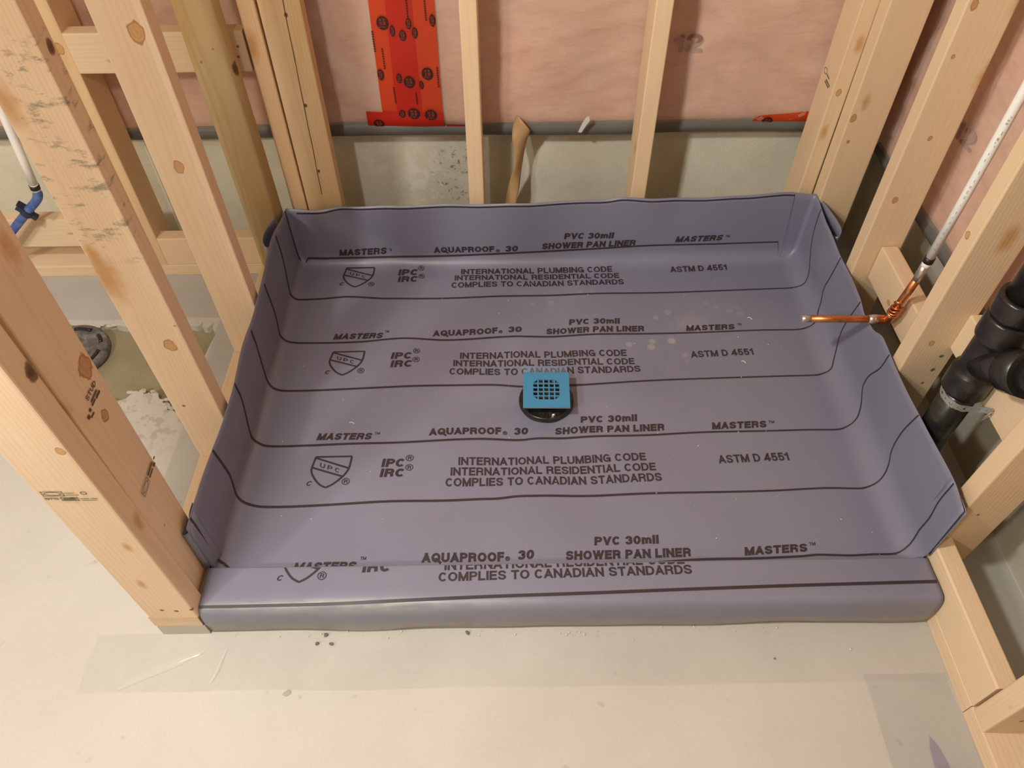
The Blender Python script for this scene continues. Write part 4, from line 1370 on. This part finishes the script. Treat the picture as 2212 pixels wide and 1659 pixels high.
tube('wire_tie', bez([(1.3640, .537, .318), (1.3600, .5355, .322), (1.3625, .531, .325), (1.3700, .5275, .325)], 5), .0032, M_COPPER, wp, 8)

stack = empty('drain_stack', (1.395, .293, 0))
tag(stack, 'thick black plastic drain pipe with a branch fitting in the right wall', 'pipe')
AX, AY = 1.393, .293
tube('lower_pipe', [(AX, AY, .002), (AX, AY, .36)], .0300, M_ABS, stack, 32)
lathe('wye_fitting', [(.0305, .335), (.0375, .335), (.0385, .340), (.0385, .378), (.0375, .383), (.0335, .386), (.0325, .400), (.0325, .452), (.0335, .462), (.0375, .465), (.0385, .470), (.0385, .508), (.0370, .513), (.0305, .513)], AX, AY, M_ABS, stack, 36)
tube('wye_branch', [(AX, AY, .405), (AX, AY - .060, .450), (AX, AY - .078, .463)], .0315, M_ABS, stack, 30)
tube('branch_hub', [(AX, AY - .064, .453), (AX, AY - .100, .480)], .0385, M_ABS, stack, 30)
tube('branch_pipe', [(AX, AY - .09, .472), (AX, AY - .142, .511)], .0300, M_ABS, stack, 30)
lathe('coupling', [(.0305, .518), (.0375, .518), (.0385, .523), (.0385, .552), (.0375, .557), (.0305, .557)], AX, AY, M_ABS, stack, 36)
tube('upper_pipe', [(AX, AY, .50), (AX, AY, 2.3)], .0300, M_ABS, stack, 32)

M_STRAP = new_mat('grey_galvanised_strap', .42, (.46, .45, .42), .55)[0]
strap = []
for q in range(15):
    a = math.radians(75 + 205 * q / 14)
    strap.append(Vector((AX + .0312 * math.cos(a), AY + .0312 * math.sin(a), .330 - .018 * q / 14)))
strap += [Vector((1.4140, .2560, .318)), Vector((1.4225, .2440, .328)), Vector((1.4225, .2380, .331)), Vector((1.4160, .2330, .326)), Vector((1.4100, .2340, .318))]
strap = bez(strap, 5)
# arc length table, then cells of 11 mm with an octagonal hole each
acc = [0]
for a, b_ in zip(strap[:-1], strap[1:]): acc.append(acc[-1] + (b_ - a).length)


def strap_at(u):
    for i in range(len(acc) - 1):
        if acc[i + 1] >= u:
            t = (u - acc[i]) / max(acc[i + 1] - acc[i], 1e-9)
            return strap[i].lerp(strap[i + 1], t)
    return strap[-1]


bm = bmesh.new()
cell, hw = .0125, .0078
u = 0
c = 0
while u + cell <= acc[-1]:
    big = c % 2 == 0
    rh = .0030 if big else .0013
    inner, outer = [], []
    for k in range(8):
        a = k * math.pi / 4
        inner.append((u + cell / 2 + rh * math.cos(a), rh * math.sin(a)))
        ca, sa = math.cos(a), math.sin(a)
        s = 1 / max(abs(ca), abs(sa))
        outer.append((u + cell / 2 + cell / 2 * ca * s, hw * sa * s * (1.0 if big else .88)))
    vi = [bm.verts.new(strap_at(p[0]) + Vector((0, 0, p[1]))) for p in inner]
    vo = [bm.verts.new(strap_at(p[0]) + Vector((0, 0, p[1]))) for p in outer]
    for k in range(8): bm.faces.new((vi[k], vi[(k + 1) % 8], vo[(k + 1) % 8], vo[k]))
    u += cell
    c += 1
bmesh.ops.remove_doubles(bm, verts=bm.verts, dist=.0004)
so = bobj('hanger_strap', bm, M_STRAP)
m = so.modifiers.new('thickness', 'SOLIDIFY')
m.thickness = .0011
tag(so, 'perforated grey metal strap holding the black drain pipe to its block', 'strap')

# ================================================================== PIPES, LEFT ALCOVE
M_PEXB, ntpb, bpb = new_mat('blue_pex', .42, (.055, .11, .36))
ntpb.links.new(ramp(ntpb, noise_n(ntpb, coords(ntpb), 60, 4, .7), [(.45, (.045, .10, .36)), (.75, (.16, .22, .42))]), bpb.inputs['Base Color'])
M_NAVY = new_mat('navy_clamp', .45, (.018, .022, .055))[0]
lp = empty('water_supply_pipe', (-.60, 1.0, .15))
tag(lp, 'white and blue water pipe in the alcove left of the shower, at the left edge', 'pipe')
tube('white_tube', [(-.5480, 1.0, .68 + 1.4), (-.5640, 1.0, .560), (-.5830, 1.0, .400), (-.5925, 1.0, .322)], .0100, M_PEX, lp, 18)
tube('tube_end', [(-.5925, 1.0, .3225), (-.5950, 1.0, .302)], .0102, M_PEX, lp, 18)
tube('crimp_ring', [(-.5928, 1.0, .321), (-.5942, 1.0, .309)], .0116, M_CRIMP, lp, 18)
bp_ = bez([(-.5945, 1.0, .304), (-.5965, .999, .292), (-.6060, .996, .278), (-.6300, .990, .258), (-.6700, .984, .224), (-.7330, .980, .170), (-.80, .976, .112), (-.90, .972, .03)], 6)
tag(tube('blue_tube', bp_, [.0102] * 3 + [.0112] * 8 + [.0105] * (len(bp_) - 11), M_PEXB, lp, 18), 'blue bent tube')
cl = Vector((-.640, .988, .249))
bm = bmesh.new()
d = Vector((-.76, -.11, -.64)).normalized()
tube_into(bm, [cl - d * .007, cl + d * .007], .0145, 16)
rot = d.to_track_quat('Z', 'Y').to_matrix().to_4x4()
for sx in (-1, 1):
    bmesh.ops.create_cube(bm, size=1, matrix=Matrix.Translation(cl) @ rot @ Matrix.Translation((0, .017 * sx, 0)) @ Matrix.Diagonal((.014, .016, .012, 1)))
bmesh.ops.create_cube(bm, size=1, matrix=Matrix.Translation(cl) @ rot @ Matrix.Translation((-.013, .012, 0)) @ Matrix.Diagonal((.012, .03, .010, 1)))
tag(bobj('pipe_clamp', bm, M_NAVY, lp), 'dark navy clamp')

M_DIRTABS, ntd, bd_ = new_mat('dusty_abs', .7, (.10, .095, .09))
ntd.links.new(ramp(ntd, noise_n(ntd, coords(ntd), 40, 5, .65), [(.35, (.07, .066, .062)), (.62, (.20, .185, .165)), (.75, (.34, .32, .28))]), bd_.inputs['Base Color'])
cf = empty('closet_flange', (-.545, .735, -.02))
tag(cf, 'dusty round pipe flange sunk in the floor opening left of the shower', 'flange')
FX, FY = -.553, .742
lathe('flange_ring', [(.048, -.018), (.092, -.018), (.0935, -.012), (.0920, .002), (.086, .005), (.074, .003), (.066, .006), (.050, .004), (.047, -.004), (.047, -.018)], FX, FY, M_DIRTABS, cf, 48)
lathe('knockout_cap', [(.047, -.006), (.036, -.002), (.020, -.008), (.0001, -.006)], FX, FY, M_DIRTABS, cf, 36)
for a0, a1 in ((-.75, -.05), (.35, .75), (1.15, 1.75), (2.4, 3.2), (4.2, 4.9)):
    bm = bmesh.new()
    P = [(FX + .0755 * math.cos(a0 + (a1 - a0) * k / 8), FY + .0755 * math.sin(a0 + (a1 - a0) * k / 8), .0036) for k in range(9)]
    tube_into(bm, P, .0055, 8)
    bobj('bolt_slot', bm, M_ABS, cf, True)

# ================================================================== FLOOR PLASTIC, SCRAPS
M_SHEET = film_mat('floor_poly', .24, (.50, .52, .52), .20, .55, 10)
M_SHEETF = film_mat('floor_poly_front', .20, (.68, .67, .62), .16, .6, 8)


def floor_sheet(name, label, x0, x1, y0, y1, nx, ny, seed, wavy=.004, amp=.0016):
    vs = []
    for i in range(nx + 1):
        for j in range(ny + 1):
            x, y = x0 + (x1 - x0) * i / nx, y0 + (y1 - y0) * j / ny
            ed = min(i, nx - i, j, ny - j)
            if j == 0: y += wavy * noise.noise(Vector((x * 5, seed, 0)))
            if i == 0: x += wavy * noise.noise(Vector((y * 5, seed, 3)))
            if i == nx: x += wavy * noise.noise(Vector((y * 5, seed, 7)))
            z = .0016 + max(0, amp * (noise.noise(Vector((x * 6, y * 9, seed))) + .35 * noise.noise(Vector((x * 25, y * 25, seed)))))
            vs.append((x, y, z))
    fs = [(i * (ny + 1) + j, (i + 1) * (ny + 1) + j, (i + 1) * (ny + 1) + j + 1, i * (ny + 1) + j + 1) for i in range(nx) for j in range(ny)]
    o = mobj(name, vs, fs, M_SHEETF if seed == 1 else M_SHEET, None, True)
    return tag(o, label, 'plastic sheet', 'plastic sheets under the walls')


floor_sheet('plastic_sheet', 'strip of clear plastic sheet on the floor along the front of the curb', -.215, 1.352, -.113, -.005, 150, 22, 1)
s2 = floor_sheet('plastic_sheet', 'bluish clear plastic sheet on the floor along the lower right plate', 1.200, 1.350, -1.40, -.100, 26, 110, 2)
floor_sheet('plastic_sheet', 'clear plastic sheet on the alcove floor along the back plate', -1.60, -.098, .855, 1.030, 100, 24, 3, .006, .003)
floor_sheet('plastic_sheet', 'narrow clear plastic sheet on the alcove floor beside the left plate', -.196, -.096, .12, .852, 20, 80, 4)
floor_sheet('plastic_sheet', 'clear plastic sheet on the dim floor behind the right wall', 1.443, 1.556, -1.2, 1.15, 18, 120, 5, .002, .003)
# folded crease ridges on the front strip, the lamp's glint put into their pale colour
M_CREASE_GLINT = film_mat('poly_crease_glint', .34, (.86, .84, .78), .08, .6, 30)
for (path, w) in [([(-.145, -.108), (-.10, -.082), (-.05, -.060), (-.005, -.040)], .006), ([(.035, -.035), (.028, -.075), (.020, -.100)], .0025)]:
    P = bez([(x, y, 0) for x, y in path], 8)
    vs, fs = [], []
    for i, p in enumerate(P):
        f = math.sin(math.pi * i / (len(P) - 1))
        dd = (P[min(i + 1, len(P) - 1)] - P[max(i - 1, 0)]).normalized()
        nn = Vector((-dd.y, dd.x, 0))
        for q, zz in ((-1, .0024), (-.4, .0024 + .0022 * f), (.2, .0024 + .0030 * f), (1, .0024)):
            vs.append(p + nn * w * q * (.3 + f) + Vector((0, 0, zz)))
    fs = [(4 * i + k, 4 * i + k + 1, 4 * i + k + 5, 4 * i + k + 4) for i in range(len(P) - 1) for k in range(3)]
    mobj('crease', vs, fs, M_CREASE_GLINT, bpy.data.objects['plastic_sheet'], True)
# spilt purple marker stain on the right sheet
M_PURPLE = film_mat('purple_primer', .28, (.20, .17, .46), .4, .3, 20)
vs = [(1.262, -.30, .0034), (1.268, -.26, .0034), (1.272, -.225, .0034), (1.279, -.205, .0034), (1.288, -.222, .0034), (1.294, -.25, .0034), (1.300, -.30, .0034)]
mobj('purple_stain', vs, [tuple(range(7))], M_PURPLE, s2)

M_CHIP = new_mat('grey_grit', .8, (.16, .15, .13))[0]
M_MORTAR = new_mat('pale_mortar', .85, (.40, .39, .33))[0]
M_WHITE = new_mat('white_scrap', .5, (.80, .77, .72))[0]


def chip(name, label, cat, x, y, z, s, mat, seed, flat=.55, group=None):
    rnd = random.Random(seed)
    bm = bmesh.new()
    bmesh.ops.create_icosphere(bm, subdivisions=1, radius=1)
    for v in bm.verts:
        v.co *= rnd.uniform(.75, 1.15)
        v.co = Vector((v.co.x * s * .7, v.co.y * s, v.co.z * s * flat))
    o = bobj(name, bm, mat, None, False, (x, y, z + s * flat * .8))
    o.rotation_euler = (0, 0, rnd.uniform(0, 3))
    return tag(o, label, cat, group or 'grit on the front plastic')


chip('grit_chip', 'left one of two dark grit chips on the plastic in front of the curb', 'chip', .202, -.030, .003, .0045, M_CHIP, 1)
chip('grit_chip', 'right one of two dark grit chips on the plastic in front of the curb', 'chip', .229, -.031, .003, .0048, M_CHIP, 2)
chip('grit_chip', 'flattened grit crumb just under the curb, above the two dark chips', 'chip', .216, -.013, .003, .0055, M_CHIP, 3, .35)
chip('grit_chip', 'grey chip against the middle of the curb foot', 'chip', .482, -.013, .003, .0052, M_CHIP, 4)
chip('grit_chip', 'tiny dark crumb alone on the plastic strip at the right', 'chip', 1.047, -.070, .003, .0022, M_CHIP, 5)
chip('mortar_smear', 'greyish mortar spot at the edge of the plastic strip', 'chip', .162, -.118, .0, .009, M_MORTAR, 6, .10)
# white crumbs scattered over the liner and the front plastic: nobody could count them
bm = bmesh.new()
rnd = random.Random(11)
for k in range(95):
    x, y = rnd.uniform(.05, 1.28), rnd.uniform(.09, .93)
    p = stick(surf_guess(x, y), .0008)
    s = rnd.choice((.0006, .0007, .0009, .0013))
    bmesh.ops.create_icosphere(bm, subdivisions=1, radius=s, matrix=Matrix.Translation(p))
for k in range(26):
    x, y = rnd.uniform(0, 1.3), -.006 - abs(rnd.gauss(0, .012))
    bmesh.ops.create_icosphere(bm, subdivisions=1, radius=rnd.uniform(.0008, .0018), matrix=Matrix.Translation((x, y, .0035)))
cr = bobj('white_crumbs', bm, M_WHITE)
tag(cr, 'tiny white crumbs scattered over the liner and along the foot of the curb', 'crumbs', kind='stuff')
for i, (x, y, rz, lb) in enumerate([(1.175, .765, -.5, 'white plastic shaving on the liner below the copper stub, upper right of the pan'), (1.128, .618, -.7, 'white plastic shaving on the liner under the lettering on the right'), (.213, .452, -.2, 'white plastic shaving on the left part of the liner')]):
    p = stick(surf_guess(x, y), .001)
    vs = bez([(-.006, 0, 0), (-.002, .0015, .0015), (.003, .001, .001), (.006, -.001, 0)], 3)
    o = tube('plastic_shaving', [Vector((v.x, v.y, v.z)) for v in vs], .0010, M_WHITE, None, 6)
    o.location = p
    o.rotation_euler = (0, 0, rz)
    tag(o, lb, 'shaving', 'white shavings on the liner')

# brown paper strip standing against the back wall
M_KRAFT, ntk, bk = new_mat('brown_kraft_paper', .75, (.52, .31, .14))
ntk.links.new(ramp(ntk, noise_n(ntk, coords(ntk), 40, 4, .6), [(.3, (.50, .30, .135)), (.7, (.58, .36, .17))]), bk.inputs['Base Color'])
# (z, left x, right x, y left, y right)
KS = [(.045, .556, .592, 1.150, 1.120), (.12, .560, .590, 1.150, 1.118), (.165, .565, .592, 1.145, 1.120), (.205, .571, .601, 1.136, 1.128), (.245, .580, .606, 1.125, 1.140), (.285, .590, .612, 1.118, 1.146), (.32, .589, .617, 1.118, 1.140), (.352, .583, .622, 1.122, 1.128), (.378, .584, .6275, 1.128, 1.118), (.400, .589, .614, 1.132, 1.116), (.414, .596, .601, 1.132, 1.124)]
vs, fs = [], []
KB = bez([(a[0], a[1], a[2]) for a in KS], 4)
KY = bez([(a[0], a[3], a[4]) for a in KS], 4)
for a, c in zip(KB, KY):
    for q in range(7):
        t = q / 6
        vs.append((a.y + (a.z - a.y) * t, c.y + (c.z - c.y) * t - .006 * math.sin(math.pi * t), a.x))
fs = [(i * 7 + k, i * 7 + k + 1, (i + 1) * 7 + k + 1, (i + 1) * 7 + k) for i in range(len(KB) - 1) for k in range(6)]
ks = mobj('kraft_paper_strip', vs, fs, M_KRAFT, None, True)
m = ks.modifiers.new('thickness', 'SOLIDIFY')
m.thickness = .0012
tag(ks, 'twisted pointed strip of brown paper standing by the concrete right of the middle stud', 'paper strip')
bm = bmesh.new()
prof = [(.749, .372), (.757, .3705), (.768, .392), (.7755, .404), (.7735, .416), (.7665, .412), (.7575, .396)]
f = bm.faces.new([bm.verts.new((x, 1.120 - .004 * (z - .37) / .05, z)) for x, z in prof])
r = bmesh.ops.extrude_face_region(bm, geom=[f])
for v in [g for g in r['geom'] if isinstance(g, bmesh.types.BMVert)]: v.co.y += .0025
tag(bobj('white_offcut', bm, M_WHITE), 'small pointed white offcut stuck to the bottom edge of the insulation', 'offcut')
# sliver of white tape at the foot of the paper strip
